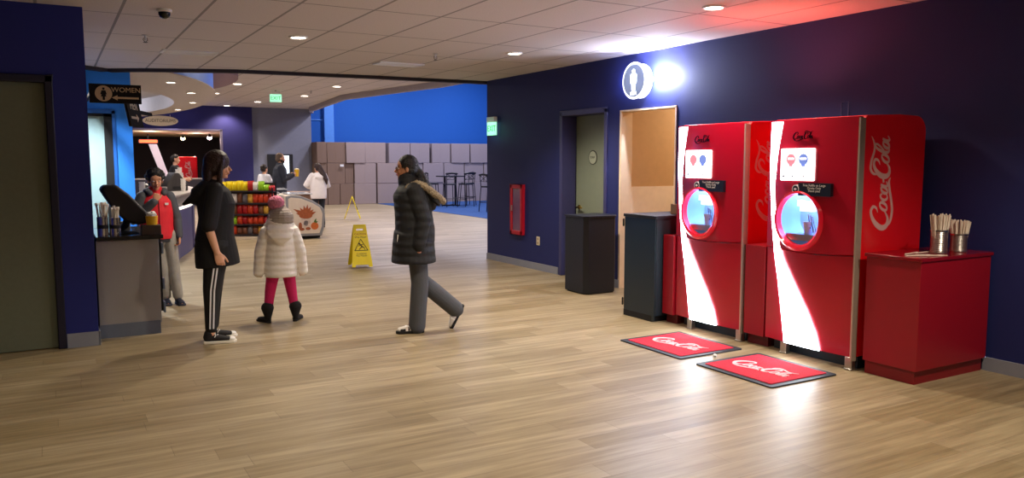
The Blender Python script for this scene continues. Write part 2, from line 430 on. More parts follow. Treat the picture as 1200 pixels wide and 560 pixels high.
# far wall: purple with concession opening, grey, royal blue
bm = new(); box(bm, -5, 2.19, 28.4, 28.55, 0, 3.4); box(bm, 2.19, 5.02, 28.4, 28.55, 2.58, 3.4); box(bm, 5.02, 6.05, 28.4, 28.55, 0, 3.4)
struct('wall_far', bm, PURPLE)
bm = new(); box(bm, 6.05, 8.12, 28.5, 28.65, 0, 3.5); box(bm, 8.0, 8.12, 28.66, 28.9, 0, 5.5); struct('wall_grey', bm, GREYW)
bm = new(); box(bm, 8.1, 17, 28.9, 29.05, 0, 5.6); struct('wall_high_blue', bm, ROYAL)
bm = new(); box(bm, 8.67, 9.02, 28.7, 28.9, 0, 5.5); struct('trim_6', bm, mat('light blue column', '4a8ae0', .6))
bm = new(); box(bm, 8.2, 8.67, 28.86, 28.9, 3.04, 3.07); struct('trim_7', bm, mat('light blue rail', '4a8ae0', .6))
# back room of the concession
DARKR = mat('dark maroon wall', '1c1018', .8)
bm = new(); box(bm, -1, 8, 36.5, 36.6, 0, 3.0); box(bm, -1.1, -1, 28.56, 36.6, 0, 3.0); box(bm, 8, 8.1, 28.95, 36.6, 0, 3.4); struct('wall_backroom.001', bm, DARKR)
bm = new(); box(bm, -1, 8, 28.56, 36.5, 2.58, 2.66); struct('ceiling.004', bm, mat('beige ceiling', 'cdb9a0', .8))
bm = new(); box(bm, 4.98, 5.06, 28.37, 28.42, 0, 2.6); box(bm, 2.15, 5.06, 28.37, 28.42, 2.56, 2.62); struct('trim_8', bm, mat('steel trim', '9a8fa0', .4, .8))

# curved hanging soffit over the concession island
def ellipse(cx, cy, a, b, n=72): return [(cx+a*math.cos(2*PI*i/n), cy+b*math.sin(2*PI*i/n)) for i in range(n)]
OUT = ellipse(.6, 19.9, 2.5, 7.7); INN = ellipse(.55, 20.6, 1.95, 5.0)
SOF = mat('soffit plaster', 'd0c6c4', .75)
bm = new()
def band(bm, A, B, z0, z1, flip=False):
    n = len(A)
    a = [bm.verts.new((x, y, z0)) for x, y in A]; b = [bm.verts.new((x, y, z1)) for x, y in B]
    for i in range(n): bm.faces.new((a[i], a[(i+1) % n], b[(i+1) % n], b[i]))
band(bm, OUT, INN, 2.84, 2.84); band(bm, INN, INN, 2.84, 3.2)
bm.faces.new([bm.verts.new((x, y, 3.2)) for x, y in INN])
IN2 = ellipse(.6, 19.9, 2.44, 7.64); band(bm, OUT, OUT, 2.84, 2.852); band(bm, OUT, IN2, 2.852, 2.852)
so = struct('ceiling.005', bm, SOF)
bm = new(); band(bm, ellipse(.6, 19.9, 2.46, 7.66), ellipse(.6, 19.9, 2.46, 7.66), 2.86, 3.4); struct('trim_9', bm, mat('blue fascia', '6a98ff', .5))
bm = new(); prism(bm, ellipse(3.05, 18.9, .55, 2.2, 40), 3.28, 3.4, Matrix.Identity(4)); struct('trim_10', bm, mat('rose soffit', '9c8088', .8))
# oval hanging sign
t = thing('oval_sign', 'tan oval hanging sign with dark lettering below the curved soffit', 'sign', (2.66, 24, 2.66))
bm = new(); prism(bm, circ(0, 0, .45, .14, n=48), -.02, .02, FY(0, 0, 0)); obj('panel', bm, mat('tan sign face', 'b8a184', .5, emit=.15), t)
text('lettering', 'AUDITORIUMS', .125, mat('dark brown print', '3c2a20', .5), t, FY(0, -.022, 0), sx=.95)
bm = new()
tube(bm, [(-.25, 0, .1), (-.25, 0, .18)], [.008, .008], cap=False); obj('hanger', bm, STEEL, t)
bm = new(); tube(bm, [(.25, 0, .1), (.25, 0, .18)], [.008, .008], cap=False); obj('hanger', bm, STEEL, t)

# ------------------------------------------------------------------ ceiling fittings
def downlight(x, y, z, r, power, col, label, group, blend=.6, ang=130, spot=True):
    t = thing('ceiling_light', label, 'light', (x, y, z), 0, group)
    bm = new(); lathe(bm, [(r*1.25, 0), (r*1.25, -.012), (r, -.014), (r*.96, 0)], 32); obj('trim_ring', bm, WHITEC, t)
    bm = new(); lathe(bm, [(r*.96, -.004), (r*.9, -.008), (.001, -.009)], 32); obj('lens', bm, LAMPW, t)
    if spot:
        l = bpy.data.lights.new('spot', 'SPOT'); l.energy = power; l.color = col; l.spot_size = rad(ang); l.spot_blend = blend
        l.shadow_soft_size = .07
        o = bpy.data.objects.new('downlight_beam', l); COL.objects.link(o); o.location = (x, y, z-.05)
    return t
WARM = (1, .87, .68)
NL = [(2.22, 8.17, 'round ceiling downlight above the little girl'), (4.71, 8.12, 'round ceiling downlight above the walking woman'),
      (4.73, 4.92, 'round ceiling downlight nearest the red drink machines'), (.15, 6.2, 'ceiling downlight over the doorway at left')]
for x, y, lb in NL[:3]: downlight(x, y, 2.8, .075, 190 if (x > 4 and y > 6) else 125, WARM, lb, 'near ceiling downlights')
for x, y in ((2.22, 4.92), (-.4, 4.92), (2.22, 1.7), (4.73, 1.7), (-.4, 1.7), (2.22, -1.2), (4.73, -1.2), (-3, 4.9)):
    downlight(x, y, 2.8, .075, (140 if x > 4 and y > 0 else 78 if x > 0 else 55) if y < 4 else (125 if x > 0 else 30), WARM, 'ceiling downlight out of the frame near the camera', 'near ceiling downlights')
downlight(.2, 11.25, 2.8, .075, 330, (.9, .95, 1), 'unseen downlight added behind the left pier to brighten the blue wall', 'near ceiling downlights')  # added out of sight so the blue wall behind reads bright
FL = [(3.95, 20.03, 'behind the soffit edge'), (3.96, 23.07, 'left of the hanging exit sign'), (5.66, 25.68, 'far back before the grey wall'),
      (6.3, 22.69, 'right of the hanging exit sign'), (6.22, 19.48, 'nearest the ceiling edge'), (5.15, 29.16-1.2, 'close to the purple wall'), (4.4, 16.4, 'above the freezer'), (6.2, 15.6, 'hidden behind the beam'), (4.2, 13.4, 'just past the beam')]
for i, (x, y, w) in enumerate(FL):
    downlight(x, y, 3.4, .1, 135, (1, .86, .74), 'far ceiling downlight '+w, 'far ceiling downlights')
for i, (x, y, w) in enumerate([(1.75, 14.2, 'nearest'), (2.35, 16.2, 'second'), (2.75, 18.8, 'third'), (2.8, 21.5, 'fourth')]):
    downlight(x, y, 2.838, .07, 80, (1, .86, .72), 'small downlight in the curved soffit, %s from the front' % w, 'soffit downlights')
def sprinkler(x, y, z, lb):
    t = thing('sprinkler', lb, 'sprinkler', (x, y, z), 0)
    bm = new(); lathe(bm, [(.03, 0), (.03, -.006), (.009, -.01), (.009, -.05), (.004, -.052)], 16); obj('stem', bm, STEEL, t)
    bm = new(); tube(bm, [(-.016, 0, -.03), (-.02, 0, -.05), (0, 0, -.07), (.02, 0, -.05), (.016, 0, -.03)], [.003]*5); lathe(bm, [(.022, -.07), (.022, -.074), (.001, -.075)], 16); obj('deflector', bm, mat('dark bronze', '3a2e26', .4, .6), t)
sprinkler(.87, 8.82, 2.8, 'ceiling sprinkler at left below the dome camera'); sprinkler(3.95, 8.65, 2.8, 'ceiling sprinkler in the middle beside the vent'); sprinkler(6.0, 21.0, 3.4, 'far ceiling sprinkler behind the exit sign')
t = thing('dome_camera', 'black dome security camera on the near ceiling', 'camera', (.87, 7.27, 2.8))
bm = new(); lathe(bm, [(.06, 0), (.06, -.02), (.05, -.024)], 28); obj('housing', bm, WHITEC, t)
bm = new(); lathe(bm, [(.048, -.024), (.046, -.045), (.034, -.065), (.016, -.075), (.001, -.077)], 28); obj('dome', bm, mat('smoked dome', '101014', .08), t)
def vent(x, y, lb):
    t = thing('ceiling_vent', lb, 'vent', (x, y, 2.8), 0, 'ceiling vents')
    bm = new()
    for a in ((-.3, .3, -.15, -.125), (-.3, .3, .125, .15), (-.3, -.275, -.15, .15), (.275, .3, -.15, .15)): box(bm, a[0], a[1], a[2], a[3], -.014, 0)
    obj('frame', bm, mat('vent white', 'f0ece8', .5), t, bevel=.003)
    bm = new()
    for i in range(7):
        yy = -.105+i*.035; box(bm, -.275, .275, yy-.008, yy+.008, -.008, -.005)
    obj('slats', bm, MC['vent white'], t)
    bm = new(); box(bm, -.28, .28, -.13, .13, -.0045, -.0005); obj('slot_shade', bm, mat('vent slot shade', '1c1816', .9), t)  # dark sheet painted in for the shade inside the slots
vent(1.44, 9.93, 'ceiling air vent at left above the soffit'); vent(3.95, 9.79, 'ceiling air vent in the middle by the dark beam')
def exit_sign(loc, rotz, lb, two=False):
    t = thing('exit_sign', lb, 'sign', loc, rotz)
    bm = new(); box(bm, -.12, .12, -.03, .03, 0, .08); obj('housing', bm, WHITEC, t, bevel=.006)
    bm = new(); box(bm, -.15, .15, -.006, .006, -.2, 0); obj('panel', bm, mat('green lit acrylic', '9ff0c8', .2, emit=.9), t, bevel=.002)
    text('lettering', 'EXIT', .13, mat('green exit letters', '10a050', .4, emit=.6), t, FY(0, -.008, -.1), .003)
    return t
exit_sign((5.92, 10.9, 2.15), rad(-90), 'lit green EXIT sign mounted at the corner of the right wall')
bm = new(); box(bm, -.06, .06, .03, .05, .01, .07); obj('bracket', bm, BLACKM, bpy.data.objects['exit_sign'])
exit_sign((5.19, 21.44, 3.3), rad(-14), 'green EXIT sign hanging from the far ceiling')
bm = new(); box(bm, -.02, .02, -.02, .02, .06, .1); obj('mount', bm, BLACKM, bpy.data.objects['exit_sign.001'])

# hanging WOMEN sign (two black panels meeting in a V)
t = thing('restroom_sign', 'black hanging WOMEN sign with gold figure and arrow', 'sign', (.69, 10.5, 2.335))
SB = mat('sign black', '1d1814', .8, spec=.1); GOLD = mat('sign gold', 'b8976a', .45, var=.05)
bm = new(); box(bm, -.275, .275, -.015, .015, -.11, .11); obj('panel', bm, SB, t, bevel=.003)
M = FY(-.125, -.016, 0)
bm = new(); prism(bm, circ(0, 0, .09, n=40), 0, .003, M); emb = obj('emblem', bm, GOLD, t)
bm = new(); prism(bm, circ(0, .055, .014, n=16), .003, .005, M)
prism(bm, [(-.02, .036), (.02, .036), (.034, -.01), (.02, -.012), (.03, -.035), (.012, -.035), (.012, -.075), (-.012, -.075), (-.012, -.035), (-.03, -.035), (-.02, -.012), (-.034, -.01)], .003, .005, M)
obj('figure', bm, SB, emb)
text('lettering', 'WOMEN', .08, GOLD, t, FY(.112, -.017, .045), .003)
bm = new(); prism(bm, [(-.04, -.045), (.02, -.015), (.02, -.034), (.245, -.034), (.245, -.056), (.02, -.056), (.02, -.075)], 0, .003, FY(0, -.016, 0)); obj('arrow', bm, GOLD, t)
bm = new(); box(bm, -.25, -.22, .0, 1.79, .02, .06); obj('bracket_arm', bm, SB, t)
t = thing('restroom_sign', 'angled black MEN sign hanging behind the WOMEN sign', 'sign', (.93, 11.2, 2.17), rad(70))
t.rotation_euler = (rad(-10), 0, rad(70))
bm = new(); box(bm, -.28, .28, -.015, .015, -.19, .19); obj('panel', bm, SB, t, bevel=.003)
text('lettering', 'MEN', .15, GOLD, t, FY(0, -.017, .07), .003)
bm = new(); prism(bm, [(.12, -.08), (.04, -.03), (.04, -.065), (-.2, -.065), (-.2, -.095), (.04, -.095), (.04, -.13)], 0, .003, FY(0, -.016, 0)); obj('arrow', bm, GOLD, t)
bm = new(); box(bm, .1, .9, .0, .03, .0, .04); obj('bracket_arm', bm, SB, t)

# men sign on right wall
t = thing('restroom_sign', 'round backlit men restroom sign glowing white on the wall', 'sign', (5.97, 7.32, 2.47))
SF = mat('sign face pale blue', '8ea0c4', .4, emit=.35, var=.02); GL = mat('sign white light', 'f4f6ff', .5, emit=9, var=0)
bm = new(); lathe(bm, [(.195, -.15), (.195, 0)], 48, FX(-.15, 0, 0) @ Matrix.Rotation(0, 4, 'X')); 
bm.free(); bm = new(); prism(bm, circ(0, 0, .195, n=56), .03, .13, FX(0, 0, 0)); obj('light_drum', bm, mat('sign drum light', 'eaf0ff', .5, emit=3.5, var=0), t)
bm = new(); prism(bm, circ(0, 0, .21, n=56), .13, .142, FX(0, 0, 0)); obj('rim', bm, mat('sign rim light', 'ffffff', .5, emit=1.6, var=0), t)
bm = new(); prism(bm, circ(0, 0, .185, n=56), .142, .147, FX(0, 0, 0)); fc = obj('face', bm, SF, t)
bm = new(); M = FX(-.147, 0, .0)
prism(bm, circ(0, .105, .022, n=20), 0, .003, M)
prism(bm, [(-.045, .075), (.045, .075), (.05, .06), (.05, -.03), (.034, -.03), (.03, .02), (.028, -.11), (-.028, -.11), (-.03, .02), (-.034, -.03), (-.05, -.03), (-.05, .06)], 0, .003, M)
obj('figure', bm, GL, fc)
text('lettering', 'MEN', .05, GL, fc, FX(-.148, 0, -.145), .003)
bm = new(); ell(bm, (-.05, -.225, 0), (.018, .025, .018)); obj('lamp_bulb', bm, mat('sign lamp', 'ffffff', .5, emit=60, var=0), t)
bm = new(); tube(bm, [(-.05, -.16, 0), (-.05, -.2, 0)], [.012, .014]); obj('lamp_holder', bm, WHITEC, t)
def point(x, y, z, e, col, r=.05, name='glow_lamp'):
    l = bpy.data.lights.new(name, 'POINT'); l.energy = e; l.color = col; l.shadow_soft_size = r
    o = bpy.data.objects.new(name, l); COL.objects.link(o); o.location = (x, y, z); return o
point(5.8, 10.9, 2.0, .5, (.2, 1, .6), .02, 'exit_glow')
point(5.9, 7.0, 2.5, 80, (.72, .78, 1), .02); point(5.86, 7.62, 2.5, 3, (.45, .55, 1), .02)
# thin cable trim above right machine
bm = new(); tube(bm, [(5.955, 4.62, 1.8), (5.955, 4.62, 2.06), (5.955, 4.55, 2.06), (5.955, 4.55, 1.8)], [.004]*4, seg=8)
tag(obj('wall_conduit', bm, mat('navy conduit', '3c3c70', .4)), 'thin U shaped conduit on the wall above the right drink machine', 'conduit')
# extinguisher cabinet
t = thing('extinguisher_cabinet', 'red framed fire extinguisher cabinet on the navy wall', 'cabinet', (5.97, 10.165, .84))
bm = new(); RF = mat('red cabinet frame', 'c0142c', .4)
for a in ((-.175, .175, .31, .37), (-.175, .175, -.37, -.31), (-.175, -.12, -.37, .37), (.12, .175, -.37, .37)): box(bm, -.05, 0, a[0], a[1], a[2], a[3])
obj('frame', bm, RF, t, bevel=.006)
bm = new(); box(bm, -.035, -.028, -.13, .13, -.32, .32); obj('glass_door', bm, mat('mauve cabinet glass', '7c5878', .15), t)
bm = new(); box(bm, -.06, -.05, .1, .13, -.02, .06); obj('latch', bm, STEEL, t)
t = thing('wall_outlet', 'cream electrical outlet low on the navy wall', 'outlet', (5.97, 9.61, .42))
bm = new(); box(bm, -.008, 0, -.04, .04, -.062, .062); obj('plate', bm, mat('cream plastic', 'e4d8b8', .5), t, bevel=.003)
bm = new()
for z in (-.028, .028): box(bm, -.011, -.008, -.018, .018, z-.018, z+.018)
obj('socket', bm, mat('tan plastic', 'a89878', .5), t, bevel=.002)

# ------------------------------------------------------------------ drink machines
DW = .84   # machine width along Y
def machine(label):
    t = thing('drink_machine', label, 'drink machine', (5.12, 3.76, 0))       # origin: front right foot
    # side profile u=depth(+X) v=z
    prof = [(0, .1), (0, 1.86), (.02, 1.885), (.40, 1.9), (.60, 1.895)]
    for i in range(8):
        a = rad(90-90*i/7); prof.append((.60+.12*math.cos(a), 1.775+.12*math.sin(a)))
    prof += [(.70, .1)]
    bm = new(); prism(bm, prof, -.025, 0, FY(0, 0, 0)); prism(bm, prof, -DW, -DW+.025, FY(0, 0, 0))
    prism(bm, [(.2, .1)]+[(.2, 1.888)]+prof[3:], -DW+.02, -.02, FY(0, 0, 0)); prism(bm, [(0, 1.84)]+prof[1:3]+[(.2, 1.888), (.2, 1.84)], -DW+.02, -.02, FY(0, 0, 0)); obj('body', bm, REDS, t, bevel=.004)
    MF = FX(0, 0, 0)      # u = -Y from origin; machine spans u -DW..0
    # upper door with round hole
    cu, cv, R = -.5, 1.1, .205
    outer = []
    u0, u1, v0, v1 = -DW, -.02, .865, 1.875
    N = 64
    bm = new()
    def arch(u): return v0-.02*math.sin(PI*(u-u0)/(u1-u0))
    def bound(a):
        c, s = math.cos(a), math.sin(a); ts = []
        if c > 1e-9: ts.append((u1-cu)/c)
        if c < -1e-9: ts.append((u0-cu)/c)
        if s > 1e-9: ts.append((v1-cv)/s)
        if s < -1e-9: ts.append((v0-cv)/s)
        k = min(ts); return (cu+c*k, cv+s*k)
    angs = sorted(set([2*PI*i/N for i in range(N)]+[math.atan2(v-cv, u-cu) % (2*PI) for u in (u0, u1) for v in (v0, v1)]))
    inn = [(cu+R*math.cos(a), cv+R*math.sin(a)) for a in angs]; out = [bound(a) for a in angs]
    out = [(u, arch(u)) if abs(v-v0) < 1e-6 else (u, v) for u, v in out]
    def dep(u): return .05+.03*math.sin(PI*(u-u0)/(u1-u0))
    vi = [bm.verts.new(MF @ V(u, v, dep(u))) for u, v in inn]; vo = [bm.verts.new(MF @ V(u, v, dep(u))) for u, v in out]
    bi = [bm.verts.new(MF @ V(u, v, .0)) for u, v in inn]; bo = [bm.verts.new(MF @ V(u, v, 0)) for u, v in out]
    mids = []
    for f in (.33, .66): mids.append([bm.verts.new(MF @ V(a[0]+(b[0]-a[0])*f, a[1]+(b[1]-a[1])*f, dep(a[0]+(b[0]-a[0])*f))) for a, b in zip(inn, out)])
    rows = [bi, vi, mids[0], mids[1], vo, bo]; K = len(angs)
    for A, B in zip(rows, rows[1:]):
        for i in range(K): bm.faces.new((A[i], A[(i+1) % K], B[(i+1) % K], B[i]))
    obj('upper_door', bm, RED, t)
    # lower door
    bm = new()
    us = [u0+(u1-u0)*i/10 for i in range(11)]
    fr = [[bm.verts.new(MF @ V(u, arch(u)-.012 if k else .1, dep(u)-.012)) for u in us] for k in (0, 1)]
    bk = [[bm.verts.new(MF @ V(u, arch(u)-.012 if k else .1, 0)) for u in us] for k in (0, 1)]
    for i in range(10):
        bm.faces.new((fr[0][i], fr[0][i+1], fr[1][i+1], fr[1][i])); bm.faces.new((bk[0][i], bk[1][i], bk[1][i+1], bk[0][i+1]))
        bm.faces.new((fr[1][i], fr[1][i+1], bk[1][i+1], bk[1][i])); bm.faces.new((fr[0][i], bk[0][i], bk[0][i+1], fr[0][i+1]))
    for i in (0, 10): bm.faces.new((fr[0][i], fr[1][i], bk[1][i], bk[0][i]))
    obj('lower_door', bm, RED, t)
    # light strip : (Y,z) pairs from the front, following the door face
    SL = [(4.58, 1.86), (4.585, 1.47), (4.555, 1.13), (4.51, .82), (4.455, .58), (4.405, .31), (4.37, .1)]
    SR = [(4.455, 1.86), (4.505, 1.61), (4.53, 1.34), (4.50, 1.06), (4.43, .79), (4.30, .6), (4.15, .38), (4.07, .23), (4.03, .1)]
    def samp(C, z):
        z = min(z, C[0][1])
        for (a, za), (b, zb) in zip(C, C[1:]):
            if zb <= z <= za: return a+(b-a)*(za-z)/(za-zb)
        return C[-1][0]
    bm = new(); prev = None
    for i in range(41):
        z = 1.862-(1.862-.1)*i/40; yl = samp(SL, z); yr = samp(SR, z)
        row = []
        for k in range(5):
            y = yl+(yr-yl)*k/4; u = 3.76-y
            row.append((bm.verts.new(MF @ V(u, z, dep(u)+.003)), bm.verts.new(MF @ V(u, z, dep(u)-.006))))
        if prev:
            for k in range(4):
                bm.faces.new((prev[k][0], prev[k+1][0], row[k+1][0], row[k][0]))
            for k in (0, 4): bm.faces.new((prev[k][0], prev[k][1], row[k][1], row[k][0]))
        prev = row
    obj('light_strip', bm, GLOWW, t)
    # chrome edge strips
    bm = new(); prism(bm, rrect(-.012, .002, .07, 1.865, .005), 0, .058, MF)
    obj('chrome_edge', bm, mat('pale chrome edge', 'c4b4a4', .35, .5), t)
    # dispenser niche
    bm = new(); lathe(bm, [(R, .05), (R-.004, .0), (R*.96, -.06), (R*.8, -.13), (R*.4, -.165), (.001, -.17)], 48, FX(0, .5, 1.1), cap=False)
    nz = obj('dispenser_niche', bm, mat('blue lit steel niche', '8fb0e4', .3, .6, emit=.1), t)  # blue interior light partly put into the bowl's colour and emission
    for f in nz.data.polygons: pass
    bm = new(); prism(bm, [(-.02, .1), (.12, .1), (.12, .135), (-.02, .15)], .03, .08, FX(0, .5, 1.1)); prism(bm, rrect(-.02, .1, .06, .1, .01), .0, .05, FX(0, .5, 1.1)); obj('nozzle', bm, mat('white nozzle', 'eef4ff', .3, emit=.8), nz)
    bm = new(); prism(bm, [(-.13, -.17), (.13, -.17), (.15, -.12), (-.15, -.12)], -.09, .05, FX(0, .5, 1.1)); obj('drip_tray', bm, STEEL, nz)
    bm = new(); lathe(bm, [(.026, -.12), (.038, -.02), (.036, -.02), (.024, -.115)], 20, FX(.0, .5, 1.1) @ Matrix.Rotation(-PI/2, 4, 'X') @ Matrix.Identity(4))
    bm.free(); bm = new(); lathe(bm, [(.028, 0), (.042, .1), (.039, .1), (.026, .005)], 20, Matrix.Translation((-.005, .47, .98))); obj('cup_rest', bm, mat('clear plastic', 'c8d8f4', .1), nz)
    bm = new()
    for k in range(3): tube(bm, [(-.02, .37+.035*k, .97+.03*k), (-.02, .42+.02*k, 1.12+.01*k)], [.005, .005], seg=8)
    obj('nozzle_lever', bm, CHROME, nz)
    # ring
    bm = new(); K = 56; rr = []
    for i in range(K):
        a = 2*PI*i/K; w = .016+.026*max(0, -math.sin(a))**1.5
        rr.append([bm.verts.new(MF @ V(cu+(R+o)*math.cos(a), cv+(R+o)*math.sin(a), h)) for o, h in ((-.004, .05), (-.002, .105), (w*.5, .115), (w, .1), (w+.006, .06))])
    for i in range(K):
        A, B = rr[i], rr[(i+1) % K]
        for j in range(4): bm.faces.new((A[j], A[j+1], B[j+1], B[j]))
    obj('niche_ring', bm, mat('translucent red ring', 'e01830', .2, emit=.08, coat=.5), t)
    # screen
    n_ = .092
    bm = new(); prism(bm, rrect(-.685, -.365, 1.4, 1.65, .01), .05, n_, MF); sc = obj('touch_screen', bm, SCREEN, t)
    MS = FX(-n_, 0, 0)
    for cx, mm, hh in ((-.585, 'ee8090', 'red drink icon'), (-.465, '6a80c8', 'blue drink icon')):
        bm = new(); prism(bm, circ(cx, 1.565, .044, n=28), 0, .002, MS); prism(bm, rrect(cx-.018, cx+.018, 1.51, 1.53, .006), 0, .002, MS)
        ic = obj('drink_icon', bm, mat(hh, mm, .4, emit=.75), sc)
        bm = new(); prism(bm, rrect(cx-.03, cx+.03, 1.562, 1.578, .004), .002, .003, MS); obj('icon_band', bm, mat('icon white', 'ffffff', .4, emit=1.2), ic)
    bm = new()
    for x0, x1 in ((-.665, -.64), (-.6, -.59), (-.575, -.56), (-.47, -.455)): prism(bm, [(x0, 1.425), (x1, 1.425), (x1, 1.442), (x0, 1.442)], 0, .001, MS)
    obj('screen_menu', bm, mat('grey icon', 'a0a4b4', .4, emit=.4), sc)
    # placard
    bm = new(); prism(bm, rrect(-.5, -.2, 1.285, 1.385, .004), .05, .1, MF); pl = obj('placard', bm, mat('placard black', '141c2c', .35), t)
    text('placard_lettering', 'Free Refills on Large\nDrinks Only\nThank you!', .025, WHITEC, pl, FX(-.1015, .35, 1.345), .001)
    bm = new(); K = prism(bm, circ(-.525, 1.335, .034, n=28), .05, .101, MF); rb = obj('round_badge', bm, mat('badge white', 'f0e8ec', .4), t)
    bm = new(); prism(bm, circ(-.525, 1.335, .026, n=28), .101, .103, MF); obj('badge_center', bm, MC['placard black'], rb)
    bm = new(); prism(bm, circ(-.525, 1.335, .013, .009, n=20), .103, .105, MF); obj('badge_mark', bm, MC['badge white'], rb)
    # emblem and led
    logo('front_logo', FX(-.093, .575, 1.72), .2, mat('dark chrome letters', '40202a', .25, .8), t, 0, .004, 3)
    bm = new(); ell(bm, (-.09, .395, .905), (.008, .008, .008)); obj('indicator_light', bm, mat('red led', 'ff1828', .3, emit=12), t)
    # side logo
    logo('side_logo', frame((.30, -.0005, 1.02), (0, 0, 1), (-1, 0, 0)), .74, mat('logo white print', 'e8b8b8', .45), t, 0, .0025)
    # feet and plinth
    for y in (.03, DW-.2):
        bm = new(); box(bm, -.05, 0, y-.03, y+.03, .0, .1); box(bm, -.056, .0, y-.034, y+.034, 0, .015); obj('foot', bm, STEEL, t, bevel=.006)
    bm = new(); box(bm, .05, .68, .02, DW-.02, 0, .1); obj('plinth', bm, TEAL, t)
    return t
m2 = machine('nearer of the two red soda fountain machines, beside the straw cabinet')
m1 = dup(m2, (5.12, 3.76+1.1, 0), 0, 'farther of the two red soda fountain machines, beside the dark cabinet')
for nm in ('drink_machine',): m2['group'] = m1['group'] = 'self serve soda machines'
for k in (0, 1):
    l = bpy.data.lights.new('niche_light', 'POINT'); l.energy = 5; l.color = (.6, .78, 1); l.shadow_soft_size = .02
    o = bpy.data.objects.new('niche_light', l); COL.objects.link(o); o.location = (5.15, 4.26+1.1*k, 1.22)
# filler cabinets
def filler(y0, y1, x0, lb):
    t = thing('filler_cabinet', lb, 'cabinet', (x0, (y0+y1)/2, 0))
    h = (y1-y0)/2
    bm = new(); box(bm, 0, .8, -h, h, .09, .85); obj('body', bm, REDL, t, bevel=.004)
    bm = new(); box(bm, .06, .8, -h, h, 0, .09); obj('toe_kick', bm, mat('dark red kick', '601018', .5), t)
filler(4.62, 4.84, 5.08, 'low red filler cabinet between the two soda machines'); filler(5.72, 5.87, 5.06, 'narrow low red filler cabinet left of the far soda machine')
# black cabinet
t = thing('trash_cabinet', 'dark blue black cabinet with hinged door between doorway and soda machine', 'cabinet', (4.97, 6.12, 0))
bm = new(); box(bm, .015, .95, -.24, .24, .06, 1.02); obj('body', bm, TEAL, t, bevel=.004)
bm = new(); box(bm, 0, .015, -.235, .235, .01, 1.0); obj('door', bm, mat('teal black door', '0f232c', .35), t, bevel=.003)
bm = new(); box(bm, -.006, .96, -.25, .25, 1.0, 1.03); obj('top', bm, BLACK, t, bevel=.004)
bm = new(); box(bm, .7, .96, -.24, .24, 1.03, 1.13); obj('back_panel', bm, BLACK, t)
for z in (.14, .94):
    bm = new(); tube(bm, [(-.008, .243, z-.03), (-.008, .243, z+.03)], [.01, .01], seg=10); obj('hinge', bm, BLACKM, t)
bm = new(); box(bm, -.001, .95, -.2, .235, 0, .06); obj('plinth', bm, BLACKM, t)
# tan box peeking out beside machine
bm = new(); box(bm, 5.3, 5.6, 5.9, 6.05, 1.031, 1.13); tag(obj('cardboard_box', bm, mat('tan card', 'b09070', .8), bevel=.003), 'small tan box on the dark cabinet next to the machine', 'box')
# podium
t = thing('podium', 'black podium box in front of the closed door', 'podium', (5.3, 7.5, 0))
bm = new(); prism(bm, [(.0, .05), (.05, 0), (.42, 0), (.5, .1), (.5, .42), (0, .42)], .015, .9, Matrix.Identity(4)); obj('body', bm, BLACK, t, bevel=.004)
bm = new(); prism(bm, [(-.01, .045), (.045, -.01), (.425, -.01), (.51, .095), (.51, .43), (-.01, .43)], .9, .92, Matrix.Identity(4)); obj('top', bm, mat('podium top', '1a1c2a', .4), t, bevel=.003)
bm = new(); prism(bm, [(.02, .06), (.06, .02), (.42, .02), (.48, .1), (.48, .4), (.02, .4)], 0, .015, Matrix.Identity(4)); obj('base', bm, BLACKM, t)
# red condiment cabinet
t = thing('straw_cabinet', 'red laminate cabinet holding straws right of the soda machines', 'cabinet', (5.1, 3.27, 0))
bm = new(); box(bm, 0, .84, 0, .42, .1, .865); obj('body', bm, REDL, t, bevel=.003)
bm = new(); box(bm, -.012, .85, -.012, .43, .865, .89); obj('top', bm, mat('red gloss top', '860a1a', .22, coat=.3), t, bevel=.003)
bm = new(); box(bm, .03, .84, .03, .42, 0, .1); obj('toe_kick', bm, mat('red kick', '860a18', .5), t)
def canister(x, y, z, h, hs, lb, seed):
    t = thing('straw_canister', lb, 'canister', (x, y, z))
    pr = [(.056, 0), (.057, .004)]
    for i in range(14): pr += [(.057, .01+i*(h-.02)/14), (.0545, .01+(i+.5)*(h-.02)/14)]
    pr += [(.058, h-.006), (.058, h), (.053, h), (.053, .006)]
    bm = new(); lathe(bm, pr, 32); obj('can', bm, STEEL, t)
    bm = new(); lathe(bm, [(.0595, h-.012), (.0595, h-.004)], 32); obj('rim_band', bm, CHROME, t)
    random.seed(seed); first = None; k = 0
    for i in range(32):
        r = .047*math.sqrt(random.random()); a = random.uniform(0, 2*PI); dx, dy = r*math.cos(a), r*math.sin(a)
        L = hs*random.uniform(.93, 1.02)
        if first is None:
            bm = new(); lathe(bm, [(.0052, 0), (.0052, 1), (.0042, 1), (.0042, .9)], 10)
            o = obj('straw', bm, mat('paper wrapped straw', 'efe0d0', .6), None); first = o
        else:
            o = first.copy(); COL.objects.link(o)
        o.scale = (1, 1, L); o.location = (x+dx*.8, y+dy*.8, z+.008)
        o.rotation_euler = (rad(-dy*160+random.uniform(-2, 2)), rad(dx*160+random.uniform(-2, 2)), 0)
        tag(o, 'white paper wrapped straw standing in the '+lb.split(',')[0], 'straw', 'straws in the '+lb.split(',')[0])
canister(5.53, 3.42, .89, .17, .275, 'taller steel can, beside the machine on the red cabinet', 3)
canister(5.74, 3.40, .89, .135, .225, 'shorter steel can, at the right on the red cabinet', 5)
bm = new(); lathe(bm, [(.0045, 0), (.0045, .2), (.0036, .2), (.0036, .19)], 10)
